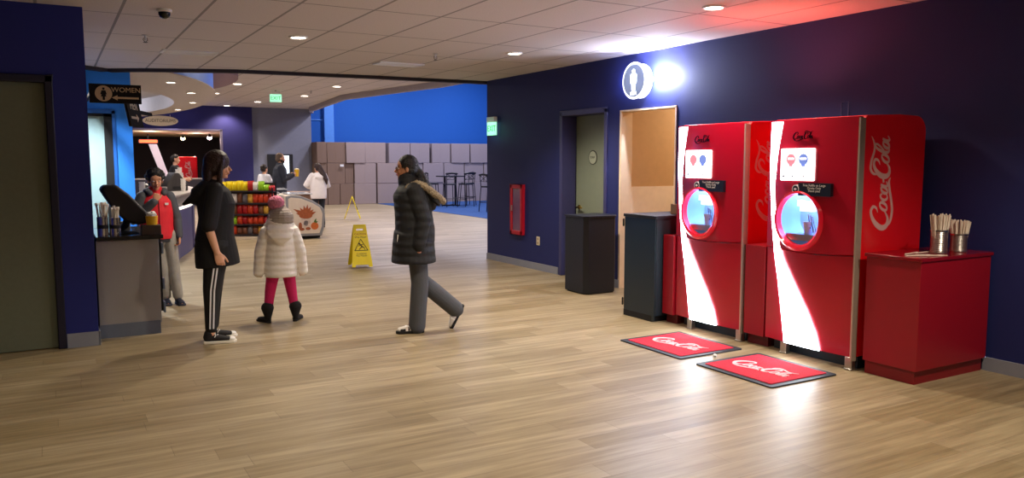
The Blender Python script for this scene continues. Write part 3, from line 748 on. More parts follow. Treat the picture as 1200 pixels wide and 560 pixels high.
for k, (x, y, a, lb) in enumerate(((5.12, 3.4, 75, 'leftmost'), (5.2, 3.46, 100, 'back'), (5.22, 3.37, 60, 'front'), (5.32, 3.46, 96, 'rightmost'))):
    if k == 0: o = obj('straw', bm, MC['paper wrapped straw']); f = o
    else: o = f.copy(); COL.objects.link(o)
    o.rotation_euler = (0, rad(90), rad(a-90)); o.location = (x, y, .8955)
    tag(o, 'wrapped straw lying loose on the red cabinet top, %s of the four' % lb, 'straw', 'loose straws on the cabinet')
# mats
def floor_mat_obj(y0, y1, lb):
    x0, x1 = 4.2, 4.88
    t = thing('floor_mat', lb, 'mat', ((x0+x1)/2, (y0+y1)/2, 0), 0, 'red logo floor mats')
    a, b = (x1-x0)/2, (y1-y0)/2
    bm = new(); prism(bm, rrect(-a, a, -b, b, .02), 0, .01, Matrix.Identity(4)); obj('rubber_border', bm, mat('black rubber', '18202c', .6), t)
    bm = new(); prism(bm, rrect(-a+.05, a-.05, -b+.05, b-.05, .01), .01, .015, Matrix.Identity(4)); obj('carpet_top', bm, mat('red mat pile', 'd01c38', .95, bump=.5, bscale=300), t)
    logo('mat_logo', frame((-.085, b*.72, .0155), (0, -1, 0), (1, 0, 0)), b*1.44, mat('mat logo pink white', 'e8d0d8', .9), t, 0, .002)
    return t
floor_mat_obj(4.65, 5.42, 'red logo mat in front of the farther soda machine'); floor_mat_obj(3.73, 4.48, 'red logo mat in front of the nearer soda machine')
bm = new(); ell(bm, (4.5, 4.58, .014), (.02, .015, .012), n=8)
for v in bm.verts: v.co += Vector([random.uniform(-.004, .004) for _ in range(3)])
tag(obj('paper_scrap', bm, WHITEC), 'tiny white paper scrap on the floor between the mats', 'litter')

# ------------------------------------------------------------------ wet floor signs
def wet_sign(x, y, rz, lb, open_=.3):
    t = thing('wet_floor_sign', lb, 'floor sign', (x, y, 0), rz)
    for s in (-1, 1):
        ang = math.atan2(open_/2, .6)*s
        # panel in plane facing -Y (s=-1 front): top at (0,0,.62)
        Mx = Matrix.Translation((0, 0, .62)) @ Matrix.Rotation(ang, 4, 'X') @ frame((0, 0, 0), (1, 0, 0), (0, 0, 1))
        out = [(-.09, 0), (.09, 0), (.15, -.62), (.1, -.62), (.09, -.585), (-.09, -.585), (-.1, -.62), (-.15, -.62)]
        bm = new(); outs = out
        hole = [(-.05, -.05), (.05, -.05), (.055, -.085), (-.055, -.085)]
        # frame built as strips so the hand hole stays open
        prism(bm, [(-.09, 0), (.09, 0), (.095, -.05), (-.095, -.05)], -.008, .008, Mx)
        prism(bm, [(-.095, -.05), (-.05, -.05), (-.055, -.085), (-.099, -.085)], -.008, .008, Mx)
        prism(bm, [(.05, -.05), (.095, -.05), (.099, -.085), (.055, -.085)], -.008, .008, Mx)
        prism(bm, [(-.099, -.085), (.099, -.085), (.146, -.585), (-.146, -.585)], -.008, .008, Mx)
        prism(bm, [(-.146, -.585), (-.09, -.585), (-.1, -.62), (-.15, -.62)], -.008, .008, Mx)
        prism(bm, [(.09, -.585), (.146, -.585), (.15, -.62), (.1, -.62)], -.008, .008, Mx)
        p = obj('panel', bm, YELLOW, t, bevel=.002)
        Mo = Mx if s == -1 else Mx @ Matrix.Rotation(PI, 4, 'Y')
        dk = mat('sign print dark', '2a2410', .6)
        Mo = Mo @ Matrix.Translation((0, 0, .0085))
        text('lettering', 'CAUTION', .038, mat('sign print red', 'a04010', .6), p, Mo @ Matrix.Translation((0, -.135, 0)), .001)
        text('lettering', 'Wet Floor', .038, dk, p, Mo @ Matrix.Translation((0, -.18, 0)), .001)
        text('lettering', 'CUIDADO\nPiso Mojado', .032, dk, p, Mo @ Matrix.Translation((0, -.44, 0)), .001)
        bm = new()
        tri = [(0, -.21), (.095, -.375), (-.095, -.375)]
        for (a, b) in zip(tri, tri[1:]+tri[:1]): tube(bm, [Mo @ V(*a, 0), Mo @ V(*b, 0)], [.005, .005], seg=6)
        prism(bm, circ(-.022, -.275, .013, n=12), 0, .001, Mo)
        tube(bm, [Mo @ V(-.01, -.29, 0), Mo @ V(.02, -.325, 0), Mo @ V(.045, -.335, 0), Mo @ V(.05, -.36, 0)], [.01, .009, .006, .005], seg=6)
        tube(bm, [Mo @ V(.015, -.32, 0), Mo @ V(-.01, -.34, 0), Mo @ V(-.03, -.36, 0)], [.008, .006, .005], seg=6)
        tube(bm, [Mo @ V(-.01, -.29, 0), Mo @ V(-.035, -.31, 0)], [.005, .005], seg=6); tube(bm, [Mo @ V(-.005, -.29, 0), Mo @ V(.03, -.285, 0)], [.005, .005], seg=6)
        obj('slip_symbol', bm, dk, p)
    bm = new(); tube(bm, [(-.08, 0, .62), (.08, 0, .62)], [.012, .012], seg=10); obj('hinge', bm, YELLOW, t)
wet_sign(3.86, 11.17, rad(-8), 'yellow wet floor caution sign seen from the front, nearer one', .34)
wet_sign(6.87, 20.42, rad(68), 'yellow wet floor caution sign seen edge on like an A, farther one', .42)

# ------------------------------------------------------------------ big boxes wall
rows = [
    [(8.13, 8.48), (8.5, 8.94), (8.96, 9.46), (9.48, 10.3), (10.36, 11.25), (11.31, 12.18), (12.2, 13.08), (13.1, 13.98), (14.0, 14.88), (14.9, 15.78)],
    [(8.13, 8.48), (8.5, 9.15), (9.5, 10.32), (10.36, 11.27), (11.31, 12.18), (12.2, 13.03), (13.07, 13.92), (13.96, 14.78), (14.82, 15.7)],
    [(8.13, 8.48), (8.5, 9.17), (9.19, 9.9), (9.91, 10.7), (10.82, 11.66), (11.68, 12.45), (12.57, 13.33), (13.37, 14.15), (14.2, 15.03), (15.05, 15.9)]]
rown = ['bottom', 'middle', 'top']
CARD = [mat('brown card', '806858', .85, var=.05), mat('grey brown card', '9c8a84', .85, var=.05), mat('blue lit mauve card', '93878a', .85, var=.05)]  # mauve tint puts the blue hall light into the cardboard colour
nth = ['first', 'second', 'third', 'fourth', 'fifth', 'sixth', 'seventh', 'eighth', 'ninth', 'tenth']
rows[1].append((9.17, 9.48))
for r, row in enumerate(rows):
    for i, (a, b) in enumerate(row):
        y = 27.9+random.uniform(-.03, .03)+(.1 if i > 8 and a < 10 else 0); z0 = .0+r*.745
        mm = CARD[0] if a < 8.6 and r > 0 or (a < 9.2 and r == 0) or (r == 1 and i == 9) else CARD[1] if a < 10.7 else CARD[2]
        w = (b-a)/2
        t = thing('cardboard_crate', '%s cardboard crate in the %s row of the stack, %s from the left' % (mm.name.replace(' card', ''), rown[r], nth[i]) if not (r == 1 and i == 9) else 'narrow brown cardboard crate set back in the middle row gap', 'crate', ((a+b)/2, y, z0), 0, 'cardboard crates along the blue wall')
        bm = new(); box(bm, -w, w, 0, .85 if r < 9 else .6, 0, .74); obj('body', bm, mm, t, bevel=.012)
        bm = new(); box(bm, -.03, .03, -.003, 0, 0, .74); obj('tape', bm, mm, t)
# small tag on crates
bm = new(); box(bm, 8.95, 9.08, 27.85, 27.87, 1.36, 1.44); tag(obj('paper_notice', bm, WHITEC), 'small white notice stuck on the cardboard crates', 'notice')
# small desk and notice
t = thing('wood_desk', 'low brown wooden desk behind the freezer', 'desk', (5.6, 21.0, 0), rad(-15))
WD = mat('brown wood', '7a5a48', .6)
bm = new(); box(bm, -.75, .6, -.3, .3, .0, .72); obj('body', bm, WD, t, bevel=.008)
bm = new(); box(bm, -.78, .63, -.33, .33, .72, .76); obj('top', bm, mat('desk top wood', '8a6c58', .5), t, bevel=.006)
bm = new(); box(bm, -.05, .12, -.305, -.3, .48, .6); obj('paper_note', bm, WHITEC, t)
# wall TV
t = thing('wall_monitor', 'black wall screen with a bright white poster side on the grey wall', 'monitor', (6.98, 28.48, 1.42))
bm = new(); box(bm, -.44, .44, -.06, 0, -.38, .38); obj('bezel', bm, BLACKM, t, bevel=.01)
bm = new(); box(bm, .02, .3, -.066, -.06, -.33, .33); obj('lit_screen', bm, mat('cool lit screen', 'e4f0ff', .4, emit=1.6), t)

# ------------------------------------------------------------------ bar stools and table
BM = mat('black metal', '14141c', .4, .3)
def stool(lb):
    t = thing('bar_stool', lb, 'bar stool', (0, 0, 0))       # backrest at +Y
    for sx, sy in ((-1, -1), (1, -1)):
        bm = new(); tube(bm, [(sx*.16, sy*.15, .74), (sx*.2, sy*.2, .0)], [.014, .014], seg=8); obj('leg', bm, BM, t)
    for sx in (-1, 1):
        bm = new(); tube(bm, [(sx*.19, .24, .0), (sx*.17, .17, .74), (sx*.17, .21, 1.12)], [.014, .014, .013], seg=8); obj('leg', bm, BM, t)
    bm = new(); prism(bm, rrect(-.19, .19, -.18, .18, .05), .74, .79, Matrix.Identity(4)); obj('seat', bm, mat('black vinyl', '1a1a22', .4), t, bevel=.01)
    bm = new()
    for a, b in (((-.19, -.19, .22), (.19, -.19, .22)), ((-.19, .22, .28), (.19, .22, .28)), ((-.19, -.19, .3), (-.19, .22, .3)), ((.19, -.19, .3), (.19, .22, .3))): tube(bm, [a, b], [.009, .009], seg=6)
    obj('footrest', bm, BM, t)
    bm = new(); tube(bm, [(-.2, .21, 1.12), (0, .235, 1.14), (.2, .21, 1.12)], [(.02, .03)]*3, seg=8)
    tube(bm, [(-.17, .2, .92), (.17, .2, .92)], [.01, .01], seg=6); tube(bm, [(-.16, .2, .93), (.16, .21, 1.1)], [.009]*2, seg=6); tube(bm, [(.16, .2, .93), (-.16, .21, 1.1)], [.009]*2, seg=6)
    obj('backrest', bm, BM, t)
    return t
s0 = stool('black bar stool at the left end of the high table')
s0['group'] = 'bar stools round the high table'
s0.location = (11.4, 25.3, .0105); s0.rotation_euler = (0, 0, rad(80))
dup(s0, (11.72, 24.6, .0105), rad(175), 'black bar stool in front of the high table, on the left')
dup(s0, (12.3, 24.55, .0105), rad(190), 'black bar stool in front of the high table, on the right')
dup(s0, (12.75, 25.3, .0105), rad(-80), 'black bar stool at the right end of the high table')
dup(s0, (11.62, 21.6, .0105), rad(100), 'single black bar stool at the corner of the navy wall')
t = thing('high_table', 'black high table among the bar stools', 'table', (12.05, 25.25, .0105))
bm = new(); prism(bm, rrect(-.4, .4, -.35, .35, .04), 1.0, 1.04, Matrix.Identity(4)); obj('table_top', bm, BLACK, t)
for x in (-.2, .2):
    bm = new(); tube(bm, [(x, 0, .03), (x, 0, 1.0)], [.035, .035], cap=False); obj('leg', bm, BM, t)
bm = new(); box(bm, -.3, .3, -.04, .04, 0, .03); box(bm, -.24, -.16, -.28, .28, 0, .03); box(bm, .16, .24, -.28, .28, 0, .03); obj('base', bm, BM, t)

# ------------------------------------------------------------------ snack rack
t = thing('snack_rack', 'black wire snack rack loaded with colourful bags', 'rack', (3.17, 16.38, 0), rad(-24))
RK = Matrix.Translation((3.17, 16.38, 0)) @ Matrix.Rotation(rad(-24), 4, 'Z')
for x in (-.67, .67):
    for y in (-.02, .38):
        bm = new(); tube(bm, [(x, y, 0), (x, y, 1.02 if y < 0 else 1.15)], [.014, .014], seg=8); obj('post', bm, BM, t)
SH = [.09, .29, .49, .71, .95]
for i, z in enumerate(SH):
    y0 = -.02 + i*.03
    bm = new(); box(bm, -.67, .67, y0, .38, z-.012, z); box(bm, -.67, .67, y0-.008, y0, z-.012, z+.018); obj('shelf', bm, mat('dark shelf', '2c2226', .5), t)
bm = new(); box(bm, -.67, .67, .38, .39, .05, 1.12); obj('back_panel', bm, mat('dark back', '241c20', .7), t)
bm = new(); box(bm, -.69, .69, -.04, .4, 0, .06); obj('base', bm, mat('cream base', 'd8c8b0', .6), t, bevel=.005)
def bag(h, name):
    bm = new(); rows_ = []
    prof = [(0, .004), (.08, .03), (.3, .055), (.6, .06), (.85, .035), (.95, .006), (1.0, .004)]
    for z, dd in prof:
        rg = []
        for k in range(12):
            a = 2*PI*k/12; rg.append(bm.verts.new((.5*math.copysign(abs(math.cos(a))**.6, math.cos(a)), dd*4*math.copysign(abs(math.sin(a))**.9, math.sin(a)), z)))
        rows_.append(rg)
    for a, b in zip(rows_, rows_[1:]):
        for k in range(12): bm.faces.new((a[k], a[(k+1) % 12], b[(k+1) % 12], b[k]))
    bm.faces.new(rows_[0][::-1]); bm.faces.new(rows_[-1])
    bmesh.ops.recalc_face_normals(bm, faces=bm.faces)
    m = mat(name+' snack bag foil', h, .35, var=.45, scale=1.5)
    me = bpy.data.meshes.new('snack_bag'); bm.to_mesh(me); bm.free(); me.materials.append(m); smooth_mesh(me, 60); return me
BG = {n: bag(h, n) for n, h in (('yellow', 'f4d81c'), ('green', '5cb41c'), ('orange red', 'd84420'), ('white', 'ece4dc'), ('red', 'b81c1c'), ('lime', '9cd028'), ('gold', 'e8b040'), ('brown', '7c4a30'), ('grey', '6c6468'))}
layout = [
    ['red', 'red', 'red', 'red', 'red', 'orange red', 'brown', 'brown', 'grey', 'brown', 'gold', 'yellow', 'gold'],
    ['lime', 'green', 'green', 'lime', 'green', 'lime', 'orange red', 'red', 'orange red', 'orange red', 'orange red', 'red', 'gold'],
    ['grey', 'green', 'green', 'green', 'green', 'brown', 'red', 'red', 'orange red', 'red', 'brown', 'gold', 'brown'],
    ['grey', 'brown', 'grey', 'white', 'white', 'white', 'brown', 'grey', 'gold', 'orange red', 'orange red', 'orange red', 'red'],
    ['gold', 'gold', 'lime', 'yellow', 'yellow', 'yellow', 'yellow', 'yellow', 'red', 'white', 'lime', 'lime', 'red']]
shn = ['bottom', 'second', 'third', 'fourth', 'top']
for r, names in enumerate(layout):
    for k, n in enumerate(names):
        x = -.62+k*.103; h = (.18, .18, .195, .215, .22)[r]*random.uniform(.86, 1.0)
        if r == 4 and k > 10: h *= .6
        for dy in ((.08, .2) if r in (4,) else (.09,)):
            o = bpy.data.objects.new('snack_bag', BG[n]); COL.objects.link(o)
            o.location = RK @ V(x, SH and (-.02+r*.03+dy), SH[r]+.001)
            o.scale = (.099, .15, h); o.rotation_euler = (0, 0, rad(-24+random.uniform(-8, 8)))
            tag(o, '%s snack bag on the %s shelf of the snack rack%s' % (n, shn[r], ', back row' if dy == .2 else ''), 'snack bag', '%s snack bags, %s shelf %s' % (n, shn[r], 'back' if dy == .2 else 'front'))

# ------------------------------------------------------------------ freezer with food picture
t = thing('chest_freezer', 'white chest freezer with a food picture on its end panel', 'freezer', (3.98, 15.88, 0), rad(-8))
FRW = mat('cream white enamel', 'efe2d4', .4); FRG = mat('grey rubber rim', '9a9ca4', .5)
def fz(off=0):
    return [(0+off, .06+off), (0+off, .86-off), (.1, .885-off), (.3, .86-off), (.52, .77-off), (.66, .68-off), (.745-off, .6-off), (.76-off, .5), (.74-off, .25), (.69-off, .06+off)]
bm = new(); prism(bm, fz(0), -1.25, 0, FY(0, .02, 0)); obj('body', bm, FRW, t, bevel=.01)
bm = new(); prism(bm, fz(0), 0, .025, FY(0, .02, 0)); obj('rim', bm, FRG, t, bevel=.008)
bm = new(); prism(bm, fz(.05), .025, .035, FY(0, .02, 0)); pn = obj('end_panel', bm, FRW, t, bevel=.004)
bm = new(); prism(bm, [(.02, .02), (.66, .02), (.66, .07), (.02, .07)], -1.2, -.01, FY(0, .02, 0)); obj('base', bm, BLACKM, t)
bm = new(); box(bm, .05, .55, .2, 1.2, .885, .9); obj('sliding_lid', bm, mat('grey glass lid', 'b4b8c0', .15), t)
M = FY(.38, -.0165, .42)
def art(nm, polys, h):
    bm = new()
    for k, p in enumerate(polys): prism(bm, p, 0, .002+.0003*k, M)
    obj(nm, bm, mat(nm.replace('_', ' ')+' print', h, .5, var=.35, scale=25), pn, smooth=False)
def leaf(cx, cy, a, L, w):
    c, s = math.cos(rad(a)), math.sin(rad(a)); P = [(0, -w/2), (L*.5, -w*.55), (L, 0), (L*.5, w*.45), (0, w/2)]
    return [(cx+u*c-v*s, cy+u*s+v*c) for u, v in P]
art('fried_food', [leaf(0, .05, a, l, .07) for a, l in ((150, .28), (125, .2), (100, .21), (80, .23), (60, .21), (38, .2), (20, .22), (165, .2))]+[circ(.0, .05, .13, .06, n=24)], 'b4623c')
art('paper_cup', [[(-.1, .02), (.1, .02), (.075, -.24), (-.075, -.24)]], 'e0cfc4')
art('cup_label', [circ(0, -.1, .045, .055, n=20)], '8a8088')
art('fried_sides', [circ(-.11, -.16, .035, .08, n=16), circ(-.08, -.22, .05, .03, n=16), circ(.04, -.21, .05, .03, n=16)], 'a85c3c')
art('orange_fruit', [circ(.17, -.16, .075, .075, n=24)], 'e07838')
art('green_leaf', [leaf(.17, -.09, 70, .09, .035), leaf(.18, -.09, 20, .06, .03)], '5c7c3c')
t2 = dup(t, (3.85, 17.35, 0), rad(-8), 'second white chest freezer standing behind the first')
for o in list(t2.children):
    if o.name.startswith('end_panel'):
        for g in list(o.children): bpy.data.objects.remove(g)
t2.scale = (1, .8, 1.06)

# ------------------------------------------------------------------ concession island counter
t = thing('concession_counter', 'curved grey and purple concession counter behind the boy', 'counter', (0, 0, 0))
CP = [(-.6, 12.75), (1.2, 12.95), (1.62, 13.3), (1.74, 13.73), (2.05, 14.8), (2.27, 15.88), (2.45, 17.2), (2.5, 19), (2.4, 21)]
def wallband(bm, pts, th, z0, z1, off=0):
    n = len(pts); A = []; B = []
    for i in range(n):
        a = V(*pts[max(i-1, 0)], 0); b = V(*pts[min(i+1, n-1)], 0); d = (b-a).normalized(); nn = V(d.y, -d.x, 0)
        p = V(*pts[i], 0); A.append(p+nn*off); B.append(p-nn*(th))
    for i in range(n-1):
        q = [A[i], A[i+1], B[i+1], B[i]]
        lo = [bm.verts.new((p.x, p.y, z0)) for p in q]; hi = [bm.verts.new((p.x, p.y, z1)) for p in q]
        bm.faces.new(lo[::-1]); bm.faces.new(hi)
        for k in range(4): bm.faces.new((lo[k], lo[(k+1) % 4], hi[(k+1) % 4], hi[k]))
cp = [tuple(v)[:2] for v in crom([(x, y, 0) for x, y in CP], 4)]
bm = new(); wallband(bm, cp, .5, 0, .77); obj('front', bm, mat('purple grey laminate', '4c4c7c', .5), t)
bm = new(); wallband(bm, cp, .5, .77, .82, .01); obj('light_rail', bm, mat('lit white rail', 'fff6ea', .5, emit=.8), t)
bm = new(); wallband(bm, cp, .5, .82, .99, .005); obj('grey_fascia', bm, mat('grey fascia', '8c8884', .5), t)
bm = new(); wallband(bm, cp, .6, .99, 1.02, .03); obj('top', bm, mat('grey counter top', 'b8b0a8', .35), t)
# items on the counter
def cup(nm, x, y, z, r, h, mm, lb, cat='cup', grp=None):
    bm = new(); lathe(bm, [(r*.72, 0), (r, h), (r*.95, h), (r*.68, .01)], 20); o = obj(nm, bm, mm); o.location = (x, y, z); return tag(o, lb, cat, grp)
WC = mat('white paper cup', 'f0ece6', .6)
for k, (x, y, h, w) in enumerate(((1.0, 12.85, .24, 'at the front end'), (1.15, 13.0, .2, 'second from the front end'), (2.1, 16.15, .32, 'beside the hooded worker'), (2.12, 16.4, .26, 'right beside the hooded machine'), (2.18, 16.7, .3, 'in front of the red machine'), (2.0, 15.1, .22, 'at the bend'), (2.2, 17.4, .34, 'far along'), (2.3, 17.8, .4, 'behind the far stack'), (2.1, 17.75, .3, 'leftmost far end'), (2.32, 18.3, .36, 'at the far end'))):
    t = thing('cup_stack', 'tall stack of white paper cups %s of the concession counter' % w, 'cups', (x, y, 1.021), 0, 'cup stacks on the concession counter')
    n = int(h/.05)
    for i in range(n):
        bm = new(); lathe(bm, [(.032, 0), (.045, .09), (.043, .09), (.03, .01)], 18); c = obj('cup', bm, WC, t); c.location = (0, 0, i*.045)
for i, (x, y, lb) in enumerate(((1.35, 13.2, 'left'), (1.45, 13.35, 'right'))):
    bm = new(); box(bm, x-.08, x+.08, y-.06, y+.06, 1.021, 1.16); tag(obj('napkin_box', bm, mat('napkin white', 'e6e0d8', .7), bevel=.004), 'white napkin box on the concession counter, %s one' % lb, 'box')
t = thing('cash_register', 'dark grey register hood on the concession counter', 'register', (1.93, 15.6, 1.021), rad(10))
bm = new(); prism(bm, [(-.2, 0), (.17, 0), (.17, .12), (.02, .32), (-.06, .33), (-.2, .1)], -.18, .18, FY(0, 0, 0)); obj('housing', bm, mat('dark grey plastic', '3c3838', .5), t, bevel=.015)
bm = new(); box(bm, -.1, .1, -.185, -.18, .03, .08); obj('keypad', bm, BLACKM, t)
t = thing('menu_board', 'tall white slanted board leaning over the concession counter', 'board', (1.98, 17.0, 1.022))
bm = new(); prism(bm, [(-.05, .03), (.08, .03), (-.18, .86), (-.33, .86)], -.03, .03, FY(0, 0, 0)); obj('board', bm, mat('pale pink board', 'e6d2e2', .4, emit=.25), t)
bm = new(); box(bm, -.08, .1, -.06, .06, 0, .035); obj('base', bm, STEEL, t)
t = thing('cup_dispenser', 'upright white cup dispenser beside the slanted board', 'dispenser', (2.0, 18.2, 1.021))
bm = new(); tube(bm, [(0, 0, .02), (0, 0, .35), (-.02, 0, .6)], [.07, .06, .04]); obj('tube', bm, mat('milky plastic', 'd8dcec', .3), t)
bm = new(); lathe(bm, [(.09, 0), (.09, .02)], 20); obj('base', bm, BLACK, t)
# dark appliances and red machine in the back room
t = thing('red_drink_cooler', 'red drink machine with white logo in the back concession room', 'drink machine', (4.26, 31, 0))
bm = new(); box(bm, -.36, .36, 0, .6, .05, 1.72); obj('body', bm, REDS, t, bevel=.05, seg=4)
logo('side_logo', frame((.12, -.006, .95), (0, 0, 1), (-1, 0, 0)), .62, MC['logo white print'], t, 0, .004, 3)
bm = new(); box(bm, -.32, .32, .03, .57, 0, .05); obj('plinth', bm, BLACKM, t)
t = thing('service_counter', 'white topped service counter inside the back concession', 'counter', (3.6, 29.6, 0))
bm = new(); box(bm, -1.4, 1.4, 0, .6, 0, .92); obj('body', bm, mat('grey laminate back', '6c6870', .5), t)
bm = new(); box(bm, -1.42, 1.42, -.03, .62, .92, .96); obj('top', bm, WHITEC, t)
t = thing('led_sign', 'glowing red orange message sign in the back concession', 'sign', (3.2, 33, 2.3))
bm = new(); box(bm, -.34, .34, -.04, .04, -.08, .08); obj('case', bm, BLACKM, t)
bm = new(); prism(bm, rrect(-.31, .31, -.05, .05, .01), 0, .003, FY(0, -.041, 0)); obj('lit_message', bm, mat('red orange led', 'ff4a20', .5, emit=2.5, var=.3, scale=60), t)
bm = new(); box(bm, -.02, .02, -.02, .02, .08, .28); obj('mount', bm, BLACKM, t)
for x, y, z, col, e, lb in ((4.42, 33, 2.45, 'fff0b0', 40, 'yellow white bright spotlight in the back concession'), (4.98, 30.5, 2.42, 'ffc8d8', 60, 'pinkish white bright spotlight in the back concession')):
    t = thing('spotlight', lb, 'light', (x, y, z))
    bm = new(); lathe(bm, [(.05, .12), (.07, .02), (.075, -.03), (.07, -.03), (.05, .0)], 20, Matrix.Rotation(rad(60), 4, 'X')); obj('shade', bm, BLACKM, t)
    bm = new(); ell(bm, (0, -.03, -.02), (.075, .05, .075)); obj('bulb', bm, mat('bulb '+lb[:5], col, .5, emit=e, var=0), t)
    bm = new(); tube(bm, [(0, 0, .05), (0, .02, .13)], [.012, .012], cap=False); obj('mount', bm, BLACKM, t)

# ------------------------------------------------------------------ left near counter
t = thing('condiment_counter', 'grey laminate counter with black top behind the blue pier', 'counter', (.3, 7.75, 0))
GL_ = mat('grey speckled laminate', 'a5a09e', .6, var=.14, scale=150)
bm = new(); box(bm, 0, .5, 0, 1.1, .1, .86); obj('body', bm, GL_, t, bevel=.003)
bm = new(); box(bm, 0, .49, -.006, 1.1, 0, .12); obj('kick_plate', bm, mat('blue grey kick plate', '70788a', .5), t)
bm = new(); box(bm, -.0, .54, -.02, 1.12, .86, .895); obj('top', bm, mat('black stone top', '1a1616', .2), t, bevel=.004)
bm = new(); box(bm, .5, .545, .25, 1.1, .16, .86); obj('side_panel', bm, BLACK, t)
for z in (.75, .42, .2):
    bm = new(); box(bm, .545, .56, .2, .3, z-.05, z+.05); obj('hinge', bm, mat('blue grey metal', '8090b0', .4, .5), t)
# tilted monitor seen from behind
t = thing('tilted_monitor', 'black tilted monitor seen from behind on the left counter', 'monitor', (.56, 8.05, .897))
bm = new()
prism(bm, [(-.2, .40), (-.17, .44), (-.07, .445), (.03, .36), (.22, .14), (.2, .1), (.1, .08), (.0, .11), (-.1, .22)], -.15, .15, FY(0, 0, 0)); obj('housing', bm, mat('brown black plastic', '1c1416', .55), t, bevel=.025, seg=3)
bm = new(); tube(bm, [(.03, 0, .16), (.0, 0, .07), (-.06, 0, .01)], [(.07, .035), (.06, .03), (.08, .02)]); obj('neck', bm, BLACKM, t)
bm = new(); lathe(bm, [(.14, 0), (.14, .008), (.06, .02), (.001, .022)], 28, Matrix.Translation((-.03, 0, 0))); obj('base', bm, BLACKM, t)
def utensils(x, y, z, r, h, n, lb, seed, sh):
    t = thing('utensil_canister', lb, 'canister', (x, y, z))
    bm = new(); lathe(bm, [(r, 0), (r, h), (r-.003, h), (r-.003, .005)], 28); obj('can', bm, CHROME, t)
    bm = new(); lathe(bm, [(r+.001, h*.4), (r+.001, h*.6)], 28); obj('dark_band', bm, BLACK, t)
    random.seed(seed); f = None
    for i in range(n):
        a = random.uniform(0, 2*PI); q = r*.75*math.sqrt(random.random())
        if f is None:
            bm = new(); prism(bm, rrect(-.008, .008, 0, 1, .004), -.0012, .0012, FY(0, 0, 0)); tube(bm, [(0, 0, .9), (0, 0, .995)], [(.013, .003), (.012, .003)], side=V(1, 0, 0), seg=8); o = f = obj('plastic_spoon', bm, mat('white plastic spoon', 'f4ece0', .4))
        else: o = f.copy(); COL.objects.link(o)
        o.location = (x+q*math.cos(a)*.6, y+q*math.sin(a)*.6, z+.01); o.scale = (1, 1, sh*random.uniform(.9, 1.05))
        o.rotation_euler = (rad(random.uniform(-6, 6)), rad(q*math.cos(a)*200), random.uniform(0, 3))
        tag(o, 'white plastic utensil standing in the '+lb.split(',')[0], 'utensil', 'utensils in the '+lb.split(',')[0])
utensils(.365, 7.83, .895, .045, .17, 14, 'left chrome canister, on the grey counter', 1, .28)
utensils(.46, 7.84, .895, .045, .16, 12, 'right chrome canister, on the grey counter', 2, .25)
bm = new(); box(bm, -.08, .08, -.06, .06, 0, .085); o = obj('brown_box', bm, mat('dark brown box', '4a3a30', .6), bevel=.004); o.location = (.75, 7.83, .895); tag(o, 'dark brown box on the left counter under the yellow tub', 'box')
t = thing('yellow_tub', 'yellow tub with crumpled white napkin on the brown box', 'tub', (.76, 7.83, .981))
bm = new(); lathe(bm, [(.045, 0), (.052, .08), (.049, .08), (.042, .006)], 28); obj('tub', bm, mat('yellow tub', 'f0b818', .4), t)
bm = new(); ell(bm, (0, 0, .085), (.045, .045, .035), n=12)
for v in bm.verts: v.co += Vector([random.uniform(-.008, .008) for _ in range(3)])
obj('napkin', bm, WHITEC, t)
bm = new(); box(bm, -.06, .06, -.04, .04, 0, .09); o = obj('sugar_caddy', bm, mat('grey green box', '78756a', .5), bevel=.006); o.location = (.56, 8.35, .895); tag(o, 'small grey caddy behind the tilted monitor base', 'caddy')

# ------------------------------------------------------------------ people (local frame: +X forward, +Y left, +Z up)
SKIN = {'light': mat('light skin', 'e0a888', .55, var=.04), 'tan': mat('tan skin', 'b87e5c', .55, var=.04), 'olive': mat('olive skin', 'c98e6c', .55, var=.04)}
EYEW = mat('eye white', 'ece6e0', .3, var=0); IRIS = mat('dark iris', '20140e', .2, var=0); LIP = mat('lip rose', 'a8584c', .5)
HAIRM = {'dark': mat('dark brown hair', '22140f', .45, bump=.8, bscale=90, var=.3), 'black': mat('black hair', '100d0e', .4, bump=.8, bscale=90, var=.3), 'grey': mat('short grey brown hair', '6e5a4a', .7, bump=.5, bscale=120), 'redbrown': mat('auburn brown hair', '301a18', .45, bump=.8, bscale=90, var=.3)}
def lerp(a, b, t): return Vector(a)*(1-t)+Vector(b)*t
def hand_geo(bm, w, d, n, th, s, curl=.35):
    """palm and five fingers; w wrist, d finger direction, n palm normal, th thumb side"""
    w = Vector(w); d = Vector(d).normalized(); n = Vector(n); n = (n-d*n.dot(d)).normalized(); t = Vector(th); t = (t-d*t.dot(d)-n*t.dot(n)).normalized()
    tube(bm, [w-d*.02*s, w+d*.02*s, w+d*.055*s, w+d*.085*s], [(.024*s, .018*s), (.032*s, .016*s), (.038*s, .015*s), (.038*s, .012*s)], side=t, seg=12)
    for k, (o, L, r) in enumerate(((.028, .066, .0088), (.010, .075, .0105), (-.009, .070, .0088), (-.027, .055, .0078))):
        b = w+d*.08*s+t*o*s; a = 0; p = b; pts = [b-d*.015*s, b]; rr = [r*s, r*s]
        for j, f in enumerate((.42, .33, .25)):
            a += curl*(1+.25*k); dd = d*math.cos(a)+n*math.sin(a); p = p+dd*L*f*s; pts.append(p); rr.append(r*s*(1-.08*(j+1)))
        tube(bm, pts, rr, side=t, seg=8)
    b = w+d*.025*s+t*.026*s; dd = (d*.75+t*.55+n*.35).normalized()
    tube(bm, [b-dd*.01*s, b+dd*.03*s, b+dd*.05*s+d*.012*s, b+dd*.06*s+d*.03*s], [.013*s, .0115*s, .0105*s, .009*s], seg=8)
